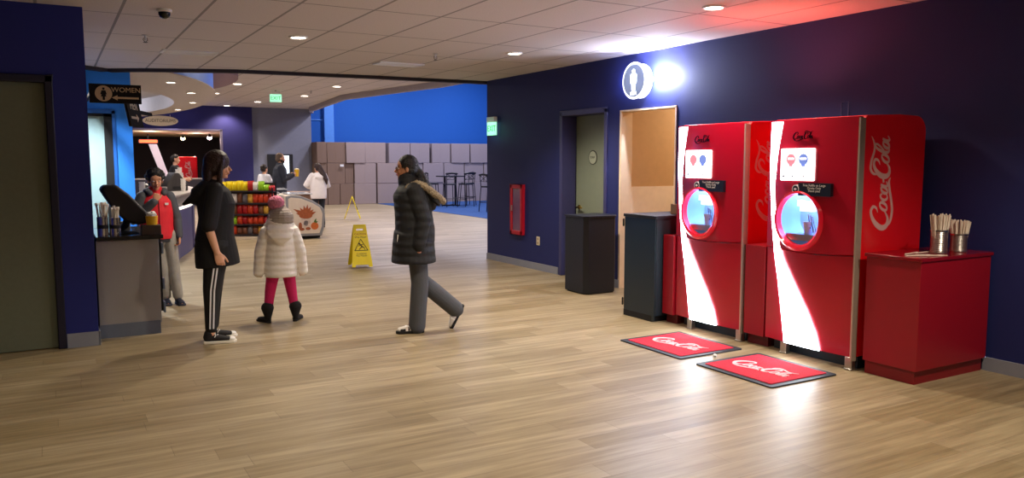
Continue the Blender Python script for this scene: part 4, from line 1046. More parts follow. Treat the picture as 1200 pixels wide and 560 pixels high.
def person(name, label, x, y, ang, H, J=None, skin='light', hand=None, group=None, headrot=(0, 0, 0), head_off=(0, 0, 0), lean=0, voxel=.006, curl=(.3, .3), handdir=None, female=True, hk=1.0, category='person'):
    s = H/1.65
    t = thing(name, label, category, (x, y, 0), ang, group)
    j = dict(hipL=(0, .085, .86), hipR=(0, -.085, .86), kneeL=(.015, .09, .47), kneeR=(.015, -.09, .47), ankL=(-.015, .09, .085), ankR=(-.015, -.09, .085),
             shL=(0, .155, 1.335), shR=(0, -.155, 1.335), elL=(-.03, .2, 1.06), elR=(-.03, -.2, 1.06), wrL=(.02, .2, .83), wrR=(.02, -.2, .83),
             footL=(1, .12, 0), footR=(1, -.12, 0))
    if J: j.update(J)
    for k in j:
        if not k.startswith('foot'):
            v = Vector(j[k])*s
            if k[:2] in ('sh', 'el', 'wr') and lean: v.x += lean*max(0, (v.z/s-.9)/.5)*s
            j[k] = v
    nk = V(lean*s, 0, 1.40*s)
    hh = .222*s*hk; hc = V(lean*s+.015*s, 0, 1.425*s) + Vector(head_off)*s
    HM = Matrix.Translation(hc) @ Euler(tuple(rad(a) for a in headrot), 'XYZ').to_matrix().to_4x4() @ Matrix.Scale(hh, 4)
    def hp(*a): return HM @ V(*a)
    bm = new()
    # head
    ell(bm, (-.05, 0, .62), (.42, .335, .38), HM); ell(bm, (.08, 0, .42), (.27, .27, .37), HM); ell(bm, (.16, 0, .14), (.17, .16, .13), HM)
    ell(bm, (.24, 0, .62), (.13, .25, .16), HM); ell(bm, (.26, .12, .33), (.08, .09, .1), HM); ell(bm, (.26, -.12, .33), (.08, .09, .1), HM)
    tube(bm, [hp(.33, 0, .52), hp(.4, 0, .42), hp(.46, 0, .345), hp(.38, 0, .31)], [.03*hh, .04*hh, .05*hh, .04*hh], seg=8)
    ell(bm, (.44, .05, .33), (.04, .035, .03), HM, 8); ell(bm, (.44, -.05, .33), (.04, .035, .03), HM, 8)
    ell(bm, (.345, 0, .235), (.05, .1, .03), HM); ell(bm, (.335, 0, .195), (.05, .09, .03), HM); ell(bm, (.27, 0, .08), (.07, .09, .07), HM)
    for q in (-1, 1): ell(bm, (-.03, q*.335, .43), (.075, .035, .115), HM)
    tube(bm, [nk+V(-.01*s, 0, -.05*s), nk+V(0, 0, .02*s), hp(-.05, 0, .25)], [.055*s, .049*s, .05*s*hk], seg=14)
    # torso
    def tz(z, off=0): return V(lean*s*max(0, (z-.9)/.5)+off*s, 0, z*s)
    ch = .125 if female else .13
    tube(bm, [tz(.84), tz(.93), tz(1.06), tz(1.2), tz(1.32), tz(1.385)], [(.155*s, .1*s), (.16*s, .11*s), (.125*s, .09*s), (.14*s, .105*s), (.15*s, .09*s), (.08*s, .055*s)], side=V(0, 1, 0), seg=20)
    for L in 'LR':
        sh, el, wr = j['sh'+L], j['el'+L], j['wr'+L]
        tube(bm, [sh, lerp(sh, el, .5), el, lerp(el, wr, .35), wr], [.05*s, .043*s, .036*s, .036*s, .026*s])
        hd = (wr-el).normalized(); sg = 1 if L == 'L' else -1
        hdd = (handdir or {}).get(L)
        dd, nn, tt = hdd if hdd else (hd, V(0, -sg, 0), V(1, 0, 0))
        hand_geo(bm, wr, dd, nn, tt, s, curl[0 if L == 'L' else 1])
        hp_, kn, an = j['hip'+L], j['knee'+L], j['ank'+L]
        tube(bm, [hp_, lerp(hp_, kn, .5), kn, lerp(kn, an, .35), an], [.085*s, .072*s, .052*s, .053*s, .036*s])
        fd = Vector(j['foot'+L]).normalized()
        up = V(0, 1, 0).cross(fd).normalized()*-1 if abs(fd.z) > .1 else V(0, 0, 1)
        tube(bm, [an-up*.03*s-fd*.03*s, an-up*.04*s+fd*.06*s, an-up*.055*s+fd*.15*s], [.03*s, .03*s, .02*s], seg=10)
    body = organic('body', bm, SKIN[skin], t, voxel, 2)
    for q in (-1, 1):
        bm = new(); ell(bm, (.315, q*.135, .475), (.045, .055, .032), HM, 10); e = obj('eye', bm, EYEW, t)
        bm = new(); ell(bm, (.345, q*.135, .475), (.022, .026, .028), HM, 10); obj('iris', bm, IRIS, e)
        bm = new(); tube(bm, [hp(.335, q*.06, .575), hp(.345, q*.14, .6), hp(.29, q*.22, .58)], [.01*hh, .013*hh, .008*hh], seg=6); obj('eyebrow', bm, HAIRM['dark'], t)
    bm = new(); tube(bm, [hp(.36, -.085, .215), hp(.395, 0, .22), hp(.36, .085, .215)], [(.016*hh, .022*hh), (.02*hh, .028*hh), (.016*hh, .022*hh)], side=V(1, 0, 0), seg=8); obj('mouth', bm, LIP, t)
    return dict(t=t, j=j, s=s, HM=HM, hp=hp, hh=hh, tz=tz, lean=lean)
def loft_top(P, m, zs, name='jacket', sleeve=1.0, sr=(.066, .058, .05), voxel=.007, jitter=0, extra=None, shoulder=.066, sleeves='LR', parent=None):
    """zs: list of (z, half width, half depth, x offset)"""
    s, j, tz = P['s'], P['j'], P['tz']; bm = new()
    tube(bm, [tz(z, o) for z, w, d, o in zs], [(w*s, d*s) for z, w, d, o in zs], side=V(0, 1, 0), seg=28, cap=False)
    for L in sleeves:
        sh, el, wr = j['sh'+L], j['el'+L], j['wr'+L]
        pts = [sh, lerp(sh, el, .5), el]; rr = [shoulder*s, sr[0]*s, sr[1]*s]
        if sleeve < 1: pts = [sh, lerp(sh, el, .5*sleeve), lerp(sh, el, sleeve)]
        else:
            e2 = el+(wr-el)*(sleeve if sleeve > 1.1 else min(1, sleeve-.05)); pts += [lerp(el, wr, .5), e2]; rr += [(sr[1]+sr[2])/2*s, sr[2]*s]
        tube(bm, pts, rr, seg=16)
    if extra: extra(bm)
    return organic(name, bm, m, parent or P['t'], voxel, 3, jitter)
def trousers(P, m, r=(.1, .068, .056), hipw=(.17, .125), ztop=.97, name='trousers', voxel=.007, zbot=.0, extra=None):
    s, j = P['s'], P['j']; bm = new()
    tube(bm, [V(0, 0, ztop*s), V(0, 0, .9*s), V(0, 0, .84*s)], [(hipw[0]*s*.93, hipw[1]*s*.9), (hipw[0]*s, hipw[1]*s), (hipw[0]*s*.92, hipw[1]*s*.95)], side=V(0, 1, 0), seg=24)
    for L in 'LR':
        h, k, a = j['hip'+L], j['knee'+L], j['ank'+L]; a2 = lerp(k, a, 1-zbot)
        tube(bm, [h, lerp(h, k, .5), k, lerp(k, a2, .4), a2], [r[0]*s, (r[0]*.45+r[1]*.55)*s, r[1]*s, (r[1]*.5+r[2]*.5)*s, r[2]*s], seg=18)
    if extra: extra(bm)
    return organic(name, bm, m, P['t'], voxel, 3)
def shoe(P, L, m, sole, length=.25, kind='sneaker', pitch=0, shaft=.07):
    """built with toe along the foot direction, sole at the ground"""
    s = P['s']; a = P['j']['ank'+L]; fd = Vector(P['j']['foot'+L]).normalized(); yaw = math.atan2(fd.y, fd.x)
    M = Matrix.Translation(a) @ Matrix.Rotation(yaw, 4, 'Z') @ Matrix.Rotation(rad(pitch), 4, 'Y') @ Matrix.Translation((0, 0, -.085*s)) @ Matrix.Scale(s, 4)
    L_ = length
    def out(k=1., e=0):
        pts = [(-.065, 0), (-.055, .03), (0, .036), (.08, .04), (.13, .046), (.165, .04), (.185, .015)]
        pts = [((x+.065)*L_/.25-.065, y) for x, y in pts]; pts = pts+[(x, -y) for x, y in pts[::-1][:-1]]
        return [(x*k+(e if x > .1 else -e), y*(k+e*8)) for x, y in pts]
    bm = new(); prism(bm, out(1, .004), 0, .024, M); sl = obj('sole', bm, sole, None, bevel=.004)
    bm = new()
    f = L_/.25; q = 1.3 if kind == 'boot' else 1
    tube(bm, [M @ V(-.03, 0, .04), M @ V(.03, 0, .045), M @ V(.09*f, 0, .04), M @ V(.145*f, 0, .034)], [(.034*s*q, .03*s), (.037*s*q, .036*s*q), (.042*s*q, .027*s*q), (.038*s*q, .018*s*q*q)], side=M.to_3x3() @ V(0, 1, 0), seg=16)
    if kind != 'slide': tube(bm, [M @ V(-.022, 0, .05), M @ V(-.012, 0, .09 if kind == 'sneaker' else .21 if kind == 'boot' else .1)], [(.036*s, .045*s), (.04*s, .044*s) if kind == 'sneaker' else (shaft*s, shaft*1.06*s)], side=M.to_3x3() @ V(0, 1, 0), seg=16)
    sh = organic('shoe', bm, m, P['t'], .005, 2); sl.parent = sh
    if kind == 'sneaker':
        bm = new()
        for i in range(4):
            x = .03+.022*i; z = .088-.012*i; tube(bm, [M @ V(x, -.018, z-.006), M @ V(x+.004, 0, z+.001), M @ V(x, .018, z-.006)], [.0035*s]*3, seg=6)
        tube(bm, [M @ V(.03, 0, .09), M @ V(.04, -.03, .075), M @ V(.03, -.042, .06)], [.0035*s]*3, seg=6)
        obj('laces', bm, WHITEC, sh)
        bm = new(); ell(bm, (.152*f, 0, .033), (.036, .04, .02), M); obj('toe_cap', bm, WHITEC, sh)
    if kind == 'slide':
        bm = new()
        for x in (.045, .1): tube(bm, [M @ V(x, -.045, .03), M @ V(x, -.035, .065), M @ V(x, 0, .078-.12*(x-.045)*2), M @ V(x, .035, .065), M @ V(x, .045, .03)], [(.012*s, .004*s)]*5, side=M.to_3x3() @ V(1, 0, 0), seg=8)
        obj('strap', bm, mat('white shoe strap', 'f0ece8', .5), sh)
    return sh
def hair_cap(bm, P, k=1.0, front=.0):
    HM = P['HM']
    ell(bm, (-.09, 0, .66), (.43*k, .375*k, .41*k), HM); ell(bm, (-.2, 0, .45), (.32*k, .36*k, .36*k), HM)
def cap_obj(P, m, bmf=None, name='hair', jitter=.002, voxel=.007, k=1.0):
    bm = new(); hair_cap(bm, P, k)
    if bmf: bmf(bm)
    return organic(name, bm, m, P['t'], voxel, 2, jitter)

# --- 1 girl in black, profile facing right
bear = lambda x, y: math.atan2(y, x)
BLK = mat('black cotton', '121014', .85, bump=.3, bscale=160); BLKP = mat('black track fabric', '0f0e12', .7)
gx, gy = 1.17, 7.17
P = person('person', 'standing person in black hooded top, striped black track pants and black sneakers', gx, gy, bear(gx, gy)-PI/2+rad(4), 1.625,
    dict(elR=(-.05, -.195, 1.02), wrR=(.015, -.205, .80), elL=(-.02, .2, 1.03), wrL=(.03, .19, .8), kneeR=(-.03, -.085, .47), ankR=(-.05, -.09, .085), kneeL=(.0, .09, .47), ankL=(-.02, .1, .085), hipR=(.03, -.08, .86), hipL=(.03, .08, .86)),
    headrot=(0, 2, 0), head_off=(.03, 0, .0), lean=.02, curl=(.3, .35), voxel=.005)
s, hp, tz = P['s'], P['hp'], P['tz']
def ex(bm):
    tube(bm, [tz(1.37, -.06), tz(1.3, -.13), tz(1.24, -.15)], [(.12*s, .05*s), (.13*s, .06*s), (.07*s, .04*s)], side=V(0, 1, 0), seg=16)
    tube(bm, [tz(1.3, -.1), tz(1.24, -.19), tz(1.21, -.235)], [(.1*s, .05*s), (.07*s, .03*s), (.03*s, .015*s)], side=V(0, 1, 0), seg=12)
loft_top(P, BLK, [(.67, .2, .185, .035), (.72, .2, .185, .03), (.84, .195, .175, .02), (.95, .185, .155, .02), (1.08, .17, .145, .025), (1.2, .18, .16, .025), (1.3, .185, .14, .0), (1.37, .13, .1, -.01), (1.42, .07, .065, 0)], 'hooded_top', sleeve=.95, sr=(.068, .066, .06), shoulder=.07, extra=ex)
trousers(P, BLKP, r=(.118, .075, .05), hipw=(.17, .15), zbot=.12)
bm = new()
for o in (-.014, .014):
    j = P['j']; h, k, a = j['hipR'], j['kneeR'], lerp(j['kneeR'], j['ankR'], .86); q = []
    for (A, B, t0, t1, ra, rb) in ((h, k, .28, 1, .118, .077), (k, a, 0, 1, .077, .054)):
        for i in range(5):
            tt = t0+(t1-t0)*i/4; c = lerp(A, B, tt); r_ = (ra+(rb-ra)*((tt-0)/1))*s
            q.append(c+V(o*s, -r_*.985-.002, 0))
    tube(bm, q, [(.007*s, .004*s)]*len(q), side=V(1, 0, 0), seg=8)
obj('side_stripes', bm, mat('white side stripe', 'eceaf0', .6), P['t'])
CV = mat('black canvas', '1c1a1e', .8); RUB = mat('white rubber sole', 'efe9dc', .5)
for L in 'LR': shoe(P, L, CV, RUB, .27)
def hx(bm):
    tube(bm, [hp(-.15, 0, .8), hp(-.35, 0, .55), hp(-.4, 0, .2), hp(-.42, 0, -.15), hp(-.4, 0, -.55)], [(.33*P['hh'], .25*P['hh']), (.36*P['hh'], .24*P['hh']), (.38*P['hh'], .22*P['hh']), (.38*P['hh'], .17*P['hh']), (.25*P['hh'], .08*P['hh'])], side=V(0, 1, 0), seg=18)
    for q in (-1, 1): tube(bm, [hp(.12, q*.27, .85), hp(.08, q*.34, .6), hp(.02, q*.35, .3), hp(0, q*.36, -.1), hp(.02, q*.3, -.4)], [.1*P['hh'], .1*P['hh'], .11*P['hh'], .11*P['hh'], .05*P['hh']], seg=10)
cap_obj(P, HAIRM['redbrown'], hx, k=1.14)

# --- 2 little kid from behind
kx, ky = 1.87, 7.72
P = person('person', 'small child from behind in cream puffy jacket, pom pom hat and pink trousers', kx, ky, bear(kx, ky)+rad(4), 1.13,
    dict(shL=(0, .18, 1.28), shR=(0, -.18, 1.28), elL=(.0, .265, 1.0), elR=(.0, -.27, 1.0), wrL=(.02, .29, .78), wrR=(.02, -.295, .78), hipL=(0, .09, .78), hipR=(0, -.09, .78), kneeL=(.02, .15, .44), kneeR=(.02, -.14, .44), ankL=(-.0, .2, .085), ankR=(0, -.19, .085), footL=(1, .55, 0), footR=(1, -.4, 0)),
    headrot=(4, 4, 12), hk=1.62, head_off=(-.0, 0, -.165), voxel=.005, female=False)
s, hp, tz, hh = P['s'], P['hp'], P['tz'], P['hh']
PUFF = stripe_mat('cream puffy jacket', 'fffaf4', 'f4ebe2', 5, 'Z', .6, .35)
def ex(bm):
    tube(bm, [tz(1.34, 0), tz(1.42, 0), tz(1.47, -.01)], [(.19*s, .16*s), (.185*s, .165*s), (.16*s, .15*s)], side=V(0, 1, 0), seg=24)
    tube(bm, [tz(1.38, -.04), tz(1.3, -.14), tz(1.2, -.2), tz(1.13, -.17)], [(.16*s, .09*s), (.19*s, .08*s), (.14*s, .06*s), (.05*s, .03*s)], side=V(0, 1, 0), seg=18)
    for q in (-1, 1): tube(bm, [tz(1.4, -.05)+V(0, q*.1*s, 0), tz(1.36, -.0)+V(0, q*.16*s, 0), tz(1.34, .1)+V(0, q*.12*s, 0)], [.06*s, .06*s, .05*s], seg=12)
zs = []
for i in range(26):
    z = .65+i*(1.38-.65)/25; w = (.215-.03*((z-.65)/.7)**1.5)*(1+.018*abs(math.sin((z-.65)*PI/.085)))
    if z > 1.3: w *= 1-(z-1.3)*3.5
    zs.append((z, w, w*.78, -.01))
loft_top(P, PUFF, zs, 'puffy_jacket', 1.3, sr=(.09, .084, .074), shoulder=.09, extra=ex, voxel=.005)
trousers(P, mat('magenta corduroy', 'c8145c', .8, bump=.4, bscale=90), r=(.1, .075, .06), hipw=(.17, .14), ztop=.85, zbot=.3)
BT = mat('black fuzzy boot', '161214', .9, bump=.5, bscale=120)
for L in 'LR': shoe(P, L, BT, BLACKM, .31, 'boot', shaft=.088)
bm = new(); ell(bm, (-.07, 0, .6), (.53, .5, .44), P['HM']); ell(bm, (-.07, 0, .46), (.52, .5, .22), P['HM'])
tube(bm, [hp(-.07, 0, .85), hp(-.1, .12, 1.12)], [.3*hh, .18*hh], seg=16)
ht = organic('knit_hat', bm, stripe_mat('grey knit', 'b4a8a0', '9a8e86', 14, 'Z', .9, .3), P['t'], .005, 2, .001)
bm = new(); ell(bm, (-.12, .2, 1.17), (.3, .3, .27), P['HM'])
organic('pom_pom', bm, mat('pink fluff', 'e08ca8', .95, var=.5, scale=60), ht, .006, 0, .008)
bm = new(); ell(bm, (-.1, 0, .2), (.33, .34, .2), P['HM']); organic('hair', bm, HAIRM['dark'], P['t'], .006, 2, .001)

# --- 3 walking person in parka facing left
wx, wy = 2.86, 6.66
P = person('person', 'walking person in black parka with fur trimmed hood, ponytail and grey trousers', wx, wy, bear(wx, wy)+PI/2+rad(4), 1.60,
    dict(kneeL=(.0, .07, .47), ankL=(.03, .07, .085), hipL=(.03, .08, .86), hipR=(.0, -.08, .86), kneeR=(-.0, -.08, .49), ankR=(-.33, -.08, .2),
         footL=(1, .05, 0), footR=(.47, .0, -.88), elL=(-.05, .2, 1.07), wrL=(.015, .21, .83), elR=(.03, -.2, 1.05), wrR=(.14, -.19, .85)),
    skin='tan', headrot=(0, -2, 0), head_off=(.05, 0, .0), lean=.05, curl=(.35, .35), voxel=.005)
s, hp, tz, hh = P['s'], P['hp'], P['tz'], P['hh']
PRK = stripe_mat('black quilted parka', '17171b', '121216', 4, 'Z', .75, .35)
def ex(bm):
    tube(bm, [tz(1.4, .04), tz(1.435, .045)], [(.09*s, .095*s), (.085*s, .09*s)], side=V(0, 1, 0), seg=20)
    tube(bm, [tz(1.4, -.06), tz(1.33, -.12), tz(1.25, -.17), tz(1.17, -.16)], [(.13*s, .06*s), (.15*s, .07*s), (.12*s, .06*s), (.05*s, .03*s)], side=V(0, 1, 0), seg=18)
zs = []
for i in range(30):
    z = .66+i*(1.40-.66)/29; w = (.235-.04*min(1, (z-.66)/.45))*(1+.02*abs(math.sin((z-.66)*PI/.07)))
    if z > 1.3: w *= 1-(z-1.3)*4.2
    zs.append((z, w, w*.88, .05 if z < .9 else .03-.02*(z-.9)))
loft_top(P, PRK, zs, 'parka', 1.02, sr=(.08, .07, .058), shoulder=.08, extra=ex, voxel=.006)
bm = new(); F = []
for i in range(17):
    a = rad(200-220*i/16) if 0 else PI*i/16
    F.append(tz(1.20+.24*math.sin(a)*.0+0, 0))
path = [V(.05, .13, 1.36), V(-.03, .165, 1.40), V(-.10, .17, 1.37), V(-.19, .14, 1.30), V(-.265, .07, 1.24), V(-.28, 0, 1.225), V(-.265, -.07, 1.24), V(-.19, -.14, 1.30), V(-.10, -.17, 1.37), V(-.03, -.165, 1.40), V(.05, -.13, 1.36)]
tube(bm, [(p+V(.05, 0, 0))*s for p in path], [.027*s]*len(path), seg=12)
organic('fur_trim', bm, mat('grey tan fur', 'a8967c', .95, var=.5, scale=70), P['t'], .006, 0, .0105)
trousers(P, mat('dark grey twill', '4a4c52', .8, bump=.2), r=(.098, .082, .08), hipw=(.165, .12), zbot=-.06)
shoe(P, 'L', mat('black slide shoe', '1a181c', .6), BLACKM, .26, 'slide'); shoe(P, 'R', MC['black slide shoe'], BLACKM, .26, 'slide', pitch=62)
SOCK = mat('white sock', 'ded8d4', .8)
for L, pt in (('L', 0), ('R', 62)):
    a = P['j']['ank'+L]; M = Matrix.Translation(a) @ Matrix.Rotation(rad(pt), 4, 'Y') @ Matrix.Translation((0, 0, -.085*s)) @ Matrix.Scale(s, 4)
    bm = new(); tube(bm, [M @ V(.05, 0, .042), M @ V(.12, 0, .038), M @ V(.165, 0, .034)], [(.044*s, .034*s), (.045*s, .028*s), (.038*s, .02*s)], side=V(0, 1, 0), seg=12); obj('sock', bm, SOCK, P['t'])
def hx(bm):
    tube(bm, [hp(-.35, 0, .6), hp(-.55, 0, .3), hp(-.72, .25, -.05), hp(-1.0, .45, -.5), hp(-1.35, .5, -.95)], [.15*hh, .2*hh, .23*hh, .2*hh, .08*hh], seg=12)
cap_obj(P, HAIRM['black'], hx, k=1.0)
bm = new(); prism(bm, [(0, 0), (.035, -.01), (.045, -.1), (.02, -.12), (-.005, -.06)], 0, .008, Matrix.Translation(V(.20, .12, .93)*s) @ Matrix.Rotation(rad(150), 4, 'Z') @ frame((0, 0, 0), (1, 0, 0), (0, 0, 1)))
obj('pocket_tissue', bm, WHITEC, P['t'])
bm = new()
for q in (-1, 1): tube(bm, [hp(.405+.02*math.cos(a), q*.14+.095*math.cos(a), .475+.07*math.sin(a)) for a in [2*PI*i/14 for i in range(15)]], [.007*hh]*15, seg=5)
tube(bm, [hp(.4, .04, .49), hp(.42, 0, .5), hp(.4, -.04, .49)], [.007*hh]*3, seg=5)
for q in (-1, 1): tube(bm, [hp(.36, q*.235, .49), hp(.0, q*.34, .5)], [.007*hh]*2, seg=5)
obj('glasses', bm, mat('thin glasses wire', '4a3c38', .3, .6), P['t'])

# --- 4 boy in red jacket facing us
bx, by = .95, 9.3
P = person('person', 'boy in red jacket with grey sleeves touching his mouth behind the counter', bx, by, bear(-bx, -by)+rad(14), 1.45,
    dict(elR=(.05, -.27, 1.06), wrR=(.19, -.06, 1.29), elL=(-.02, .24, 1.06), wrL=(.05, .24, .84), hipL=(0, .14, .86), hipR=(0, -.03, .86), kneeL=(.03, .17, .47), kneeR=(.02, .03, .47), ankL=(.06, .2, .085), ankR=(-.02, .08, .085), footL=(1, .0, 0)),
    skin='olive', headrot=(0, 6, -6), hk=1.1, head_off=(0, 0, -.01), curl=(.5, .9), voxel=.006, female=False, handdir={'R': (V(.0, .35, .95), V(-1, 0, 0), V(0, .9, .2))})
s, hp, tz, hh = P['s'], P['hp'], P['tz'], P['hh']
loft_top(P, mat('dark grey sleeve', '4a4c52', .7, bump=.3), [(.9, .12, .08, 0), (1.3, .15, .09, 0), (1.38, .09, .07, 0)], 'sleeves', 1.0, sr=(.068, .062, .05), shoulder=.07)
def ex(bm):
    tube(bm, [tz(1.37), tz(1.42)], [(.085*s, .08*s), (.08*s, .075*s)], side=V(0, 1, 0), seg=16)
v = loft_top(P, mat('red fleece', 'e01c2c', .7, bump=.2), [(.82, .19, .135, 0), (.86, .195, .14, 0), (1.0, .19, .135, 0), (1.15, .195, .14, 0), (1.28, .185, .125, 0), (1.36, .13, .09, 0)], 'red_vest', sleeves='', extra=ex)
bm = new(); tube(bm, [tz(.83, .141), tz(1.0, .139), tz(1.16, .144), tz(1.28, .13), tz(1.37, .095)], [.004*s]*5, seg=6); obj('zipper', bm, mat('dark zipper', '501018', .5), v)
bm = new(); prism(bm, rrect(-.018, .018, -.012, .012, .004), 0, .004, Matrix.Translation(V(.133, .09, 1.25)*s) @ frame((0, 0, 0), (0, 1, 0), (0, 0, 1))); obj('chest_patch', bm, WHITEC, v)
loft_top(P, mat('dark hem', '2c2c30', .8), [(.78, .18, .125, 0), (.84, .18, .125, 0)], 'shirt_hem', sleeves='')
bm = new(); tube(bm, [tz(1.4, -.08), tz(1.34, -.13)], [(.12*s, .06*s), (.13*s, .06*s)], side=V(0, 1, 0), seg=14); tube(bm, [tz(1.4, .0)+V(0, .1*s, 0), tz(1.38, .06)+V(0, .08*s, 0)], [.045*s, .04*s], seg=10); tube(bm, [tz(1.4, .0)-V(0, .1*s, 0), tz(1.38, .06)-V(0, .08*s, 0)], [.045*s, .04*s], seg=10)
organic('hood', bm, MC['dark grey sleeve'], P['t'], .007)
tr = trousers(P, mat('worn khaki denim', 'a09a90', .8, bump=.3, var=.3), r=(.09, .07, .062), hipw=(.16, .12), zbot=.06)
for L in 'LR': shoe(P, L, mat('dark navy sneaker', '1c2034', .7), mat('dark sole', '2a2c3c', .6), .26, 'plain', shaft=.048)
def hx(bm):
    random.seed(4); ell(bm, (.1, 0, .88), (.22, .27, .13), P['HM'])
    for i in range(46):
        a = random.uniform(0, 2*PI); b = random.uniform(-.1, 1.3); d = V(-.1+.45*math.cos(a)*math.cos(b), .41*math.sin(a)*math.cos(b), .62+.44*math.sin(b))
        if d.x > .12 and d.z < .8: continue
        ell(bm, tuple(d), (.1, .1, .1), P['HM'], 8)
cap_obj(P, HAIRM['black'], hx, k=1.03)

# --- 5 bearded man with yellow cup
mx_, my_ = 4.62, 18.95
P = person('person', 'bearded person in dark navy jacket holding a yellow popcorn cup', mx_, my_, bear(mx_, my_)-PI/2+rad(10), 1.74,
    dict(elR=(.06, -.22, 1.06), wrR=(.26, -.14, 1.17), elL=(.06, .2, 1.06), wrL=(.24, .12, 1.16)), female=False, voxel=.01, curl=(.7, .7), lean=.02)
s, hp, tz, hh = P['s'], P['hp'], P['tz'], P['hh']
loft_top(P, mat('dark navy jacket', '1c2232', .7), [(.78, .2, .15, 0), (.95, .2, .155, 0), (1.15, .205, .16, 0), (1.3, .19, .14, 0), (1.38, .12, .09, 0), (1.44, .08, .075, 0)], 'jacket', 1.0, sr=(.075, .066, .055), shoulder=.08, voxel=.01)
trousers(P, mat('dark jeans', '1e2230', .8), r=(.1, .075, .066), voxel=.01)
for L in 'LR': shoe(P, L, CV, BLACKM, .27)
cap_obj(P, HAIRM['grey'], None, k=.96, voxel=.009)
bm = new(); ell(bm, (.2, 0, .17), (.2, .24, .2), P['HM']); ell(bm, (.05, .22, .3), (.14, .06, .2), P['HM']); ell(bm, (.05, -.22, .3), (.14, .06, .2), P['HM']); organic('beard', bm, mat('brown beard', '3a2a24', .8), P['t'], .009, 2, .002)
t = thing('popcorn_cup', 'yellow and white popcorn cup held by the bearded person', 'cup', (0, 0, 0))
c = P['t'].matrix_basis; wr = P['j']['wrR']; cl = Matrix.Translation(P['t'].location) @ Matrix.Rotation(P['t'].rotation_euler.z, 4, 'Z') @ (wr+V(.1, .05, -.04)); t.location = cl
bm = new(); lathe(bm, [(.04, 0), (.058, .16), (.055, .16), (.038, .01)], 20); obj('cup', bm, mat('yellow print cup', 'f0c020', .5), t)
bm = new(); ell(bm, (0, 0, .165), (.055, .055, .03), n=10); obj('popcorn', bm, mat('popcorn', 'f4e8c0', .8), t)

# --- 6 hooded white top person from behind
qx, qy = 5.32, 18.2
P = person('person', 'person from behind in white hoodie with long dark hair and jeans', qx, qy, bear(qx, qy)+rad(20), 1.5,
    dict(elL=(.06, .29, 1.1), elR=(.06, -.27, 1.08), wrL=(.2, .14, 1.05), wrR=(.2, -.14, 1.05), ankL=(.02, .07, .085), ankR=(-.1, -.07, .12)), voxel=.01, headrot=(0, 10, 15))
s, hp, tz, hh = P['s'], P['hp'], P['tz'], P['hh']
def ex(bm): tube(bm, [tz(1.38, -.05), tz(1.3, -.13), tz(1.24, -.13)], [(.12*s, .05*s), (.13*s, .05*s), (.06*s, .03*s)], side=V(0, 1, 0), seg=14)
loft_top(P, mat('white hoodie', 'f0ecf0', .8), [(.76, .2, .15, 0), (.85, .21, .16, 0), (1.1, .21, .16, 0), (1.28, .2, .14, 0), (1.37, .13, .1, 0), (1.42, .08, .075, 0)], 'hoodie', 1.0, sr=(.085, .08, .06), shoulder=.085, extra=ex, voxel=.01)
trousers(P, MC['dark jeans'], r=(.095, .062, .052), voxel=.01)
for L in 'LR': shoe(P, L, CV, BLACKM, .25)
def hx(bm): tube(bm, [hp(-.3, -.05, .6), hp(-.45, -.15, .1), hp(-.65, -.3, -.4), hp(-.8, -.45, -1.0), hp(-.72, -.5, -1.5)], [(.33*hh, .2*hh), (.35*hh, .2*hh), (.32*hh, .17*hh), (.26*hh, .13*hh), (.08*hh, .05*hh)], side=V(0, 1, 0), seg=14)
cap_obj(P, HAIRM['redbrown'], hx, voxel=.009, k=1.04)

# --- 7 girl in white top by the monitor
P = person('person', 'person in white top with dark hair tied back near the wall screen', 4.42, 19.6, bear(4.42, 19.6)-PI/2+rad(40), 1.47, dict(elR=(.05, -.22, 1.08), wrR=(.17, -.08, 1.22)), voxel=.011, skin='light')
s, hp, tz, hh = P['s'], P['hp'], P['tz'], P['hh']
loft_top(P, mat('white blouse', 'e8e8f0', .8), [(.8, .18, .13, 0), (1.0, .17, .125, 0), (1.2, .18, .14, 0), (1.35, .14, .1, 0), (1.4, .08, .07, 0)], 'blouse', 1.0, voxel=.011)
trousers(P, MC['dark jeans'], voxel=.011)
for L in 'LR': shoe(P, L, CV, BLACKM, .25)
cap_obj(P, HAIRM['dark'], lambda bm: ell(bm, (-.5, 0, .75), (.15, .15, .15), P['HM']), voxel=.009)

# --- 8 worker in black behind the island counter
P = person('person', 'balding worker in black shirt behind the concession counter', 2.62, 21.3, bear(2.62, 21.3)-PI/2-rad(8), 1.72, dict(elR=(.05, -.22, 1.04), wrR=(.26, -.16, 1.06), elL=(.08, .2, 1.05), wrL=(.28, .1, 1.08)), voxel=.011, female=False, lean=.03)
s, hp, tz, hh = P['s'], P['hp'], P['tz'], P['hh']
loft_top(P, mat('black work shirt', '17161a', .8), [(.8, .18, .14, 0), (1.0, .185, .145, 0), (1.2, .2, .15, 0), (1.35, .15, .1, 0), (1.4, .08, .07, 0)], 'shirt', .9, sr=(.07, .065, .06), voxel=.011)
trousers(P, MC['dark jeans'], voxel=.011)
for L in 'LR': shoe(P, L, CV, BLACKM, .27)
bm = new(); ell(bm, (-.2, 0, .55), (.33, .36, .38), P['HM']); ell(bm, (-.02, 0, .7), (.36, .345, .34), P['HM']); organic('hair', bm, HAIRM['dark'], P['t'], .009, 1, .002)

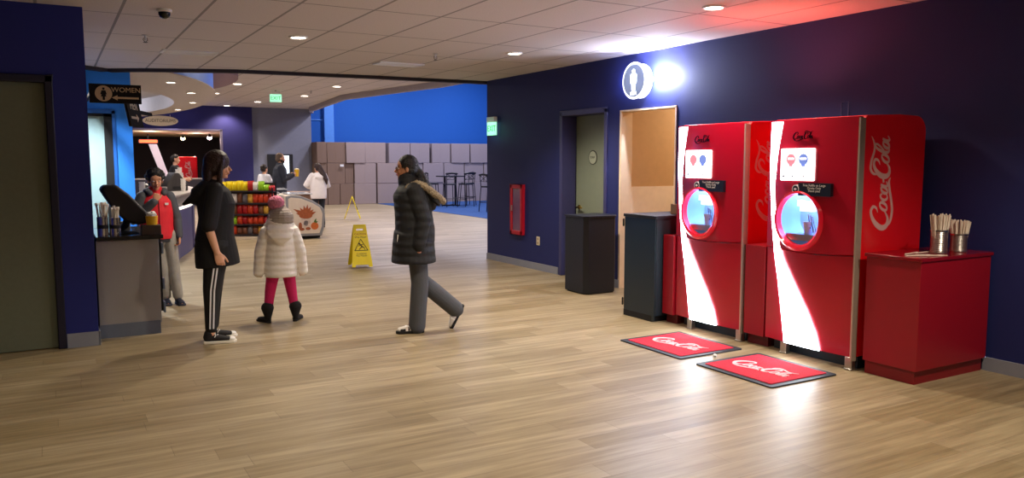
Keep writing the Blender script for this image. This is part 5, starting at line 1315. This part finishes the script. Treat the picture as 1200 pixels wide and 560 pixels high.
# ------------------------------------------------------------------ lights
def area(x, y, z, sx, sy, e, col, rot=(0, 0, 0), name='fixture_light'):
    l = bpy.data.lights.new(name, 'AREA'); l.shape = 'RECTANGLE'; l.size = sx; l.size_y = sy; l.energy = e; l.color = col
    o = bpy.data.objects.new(name, l); COL.objects.link(o); o.location = (x, y, z); o.rotation_euler = rot; return o
for x, y in ((9.5, 16), (13.5, 16), (9.5, 21), (13.5, 21), (10, 26), (14, 26)): area(x, y, 5.4, .6, .6, 165, (.86, .84, 1))
for yy, e in ((17.6, 22), (20.5, 30), (23.5, 40)): point(.9, yy, 2.98, e, (.75, .83, 1), .03, 'recess_lamp')
area(7.5, 7.2, 2.78, .5, .5, 24, (1, .84, .64))
area(3.5, 32, 2.57, 1.5, 1.5, 50, (1, .85, .75)); point(3.0, 30.3, 2.35, 28, (1, .85, .7), .05, 'back_room_fill'); point(4.7, 31.5, 2.3, 22, (1, .8, .75), .05, 'back_room_fill')  # points added as fill to brighten the back room ceiling and clutter
area(-.5, 14.5, 3.35, 1, 1, 60, (.9, .93, 1))
l = bpy.data.lights.new('red_ceiling_glow', 'SPOT'); l.energy = 45; l.color = (1, .14, .1); l.spot_size = rad(125); l.spot_blend = 1; l.shadow_soft_size = .05  # added red uplight standing in for red reflected onto the ceiling
o = bpy.data.objects.new('red_ceiling_glow', l); COL.objects.link(o); o.location = (5.35, 4.9, 1.97); o.rotation_euler = (rad(180), rad(14), 0)

point(3.7, 15.2, 3.15, 14, (.85, .9, 1), .04, 'fascia_fill'); point(3.6, 27.3, 2.9, 10, (.6, .6, 1), .1, 'purple_wall_lamp')  # first point is added to brighten the blue fascia, no fixture there

w = bpy.data.worlds.new('w'); SC.world = w; w.use_nodes = True
w.node_tree.nodes['Background'].inputs[0].default_value = (.02, .02, .03, 1)

# ------------------------------------------------------------------ camera
f_, H_ = 933., 1.55
cam = bpy.data.cameras.new('camera'); co = bpy.data.objects.new('camera', cam); COL.objects.link(co)
cam.sensor_fit = 'HORIZONTAL'; cam.sensor_width = 36; cam.lens = 36*f_/1200
p = math.atan(91/f_); yaw = math.atan2(540, f_/math.cos(p))
co.location = (0, 0, H_); co.rotation_euler = (PI/2-p, 0, -yaw)
cam.clip_end = 200; SC.camera = co
vs = SC.view_settings; vs.view_transform = 'Standard'; vs.look = 'None'; vs.gamma = 1; vs.use_curve_mapping = False; vs.exposure = 0.3
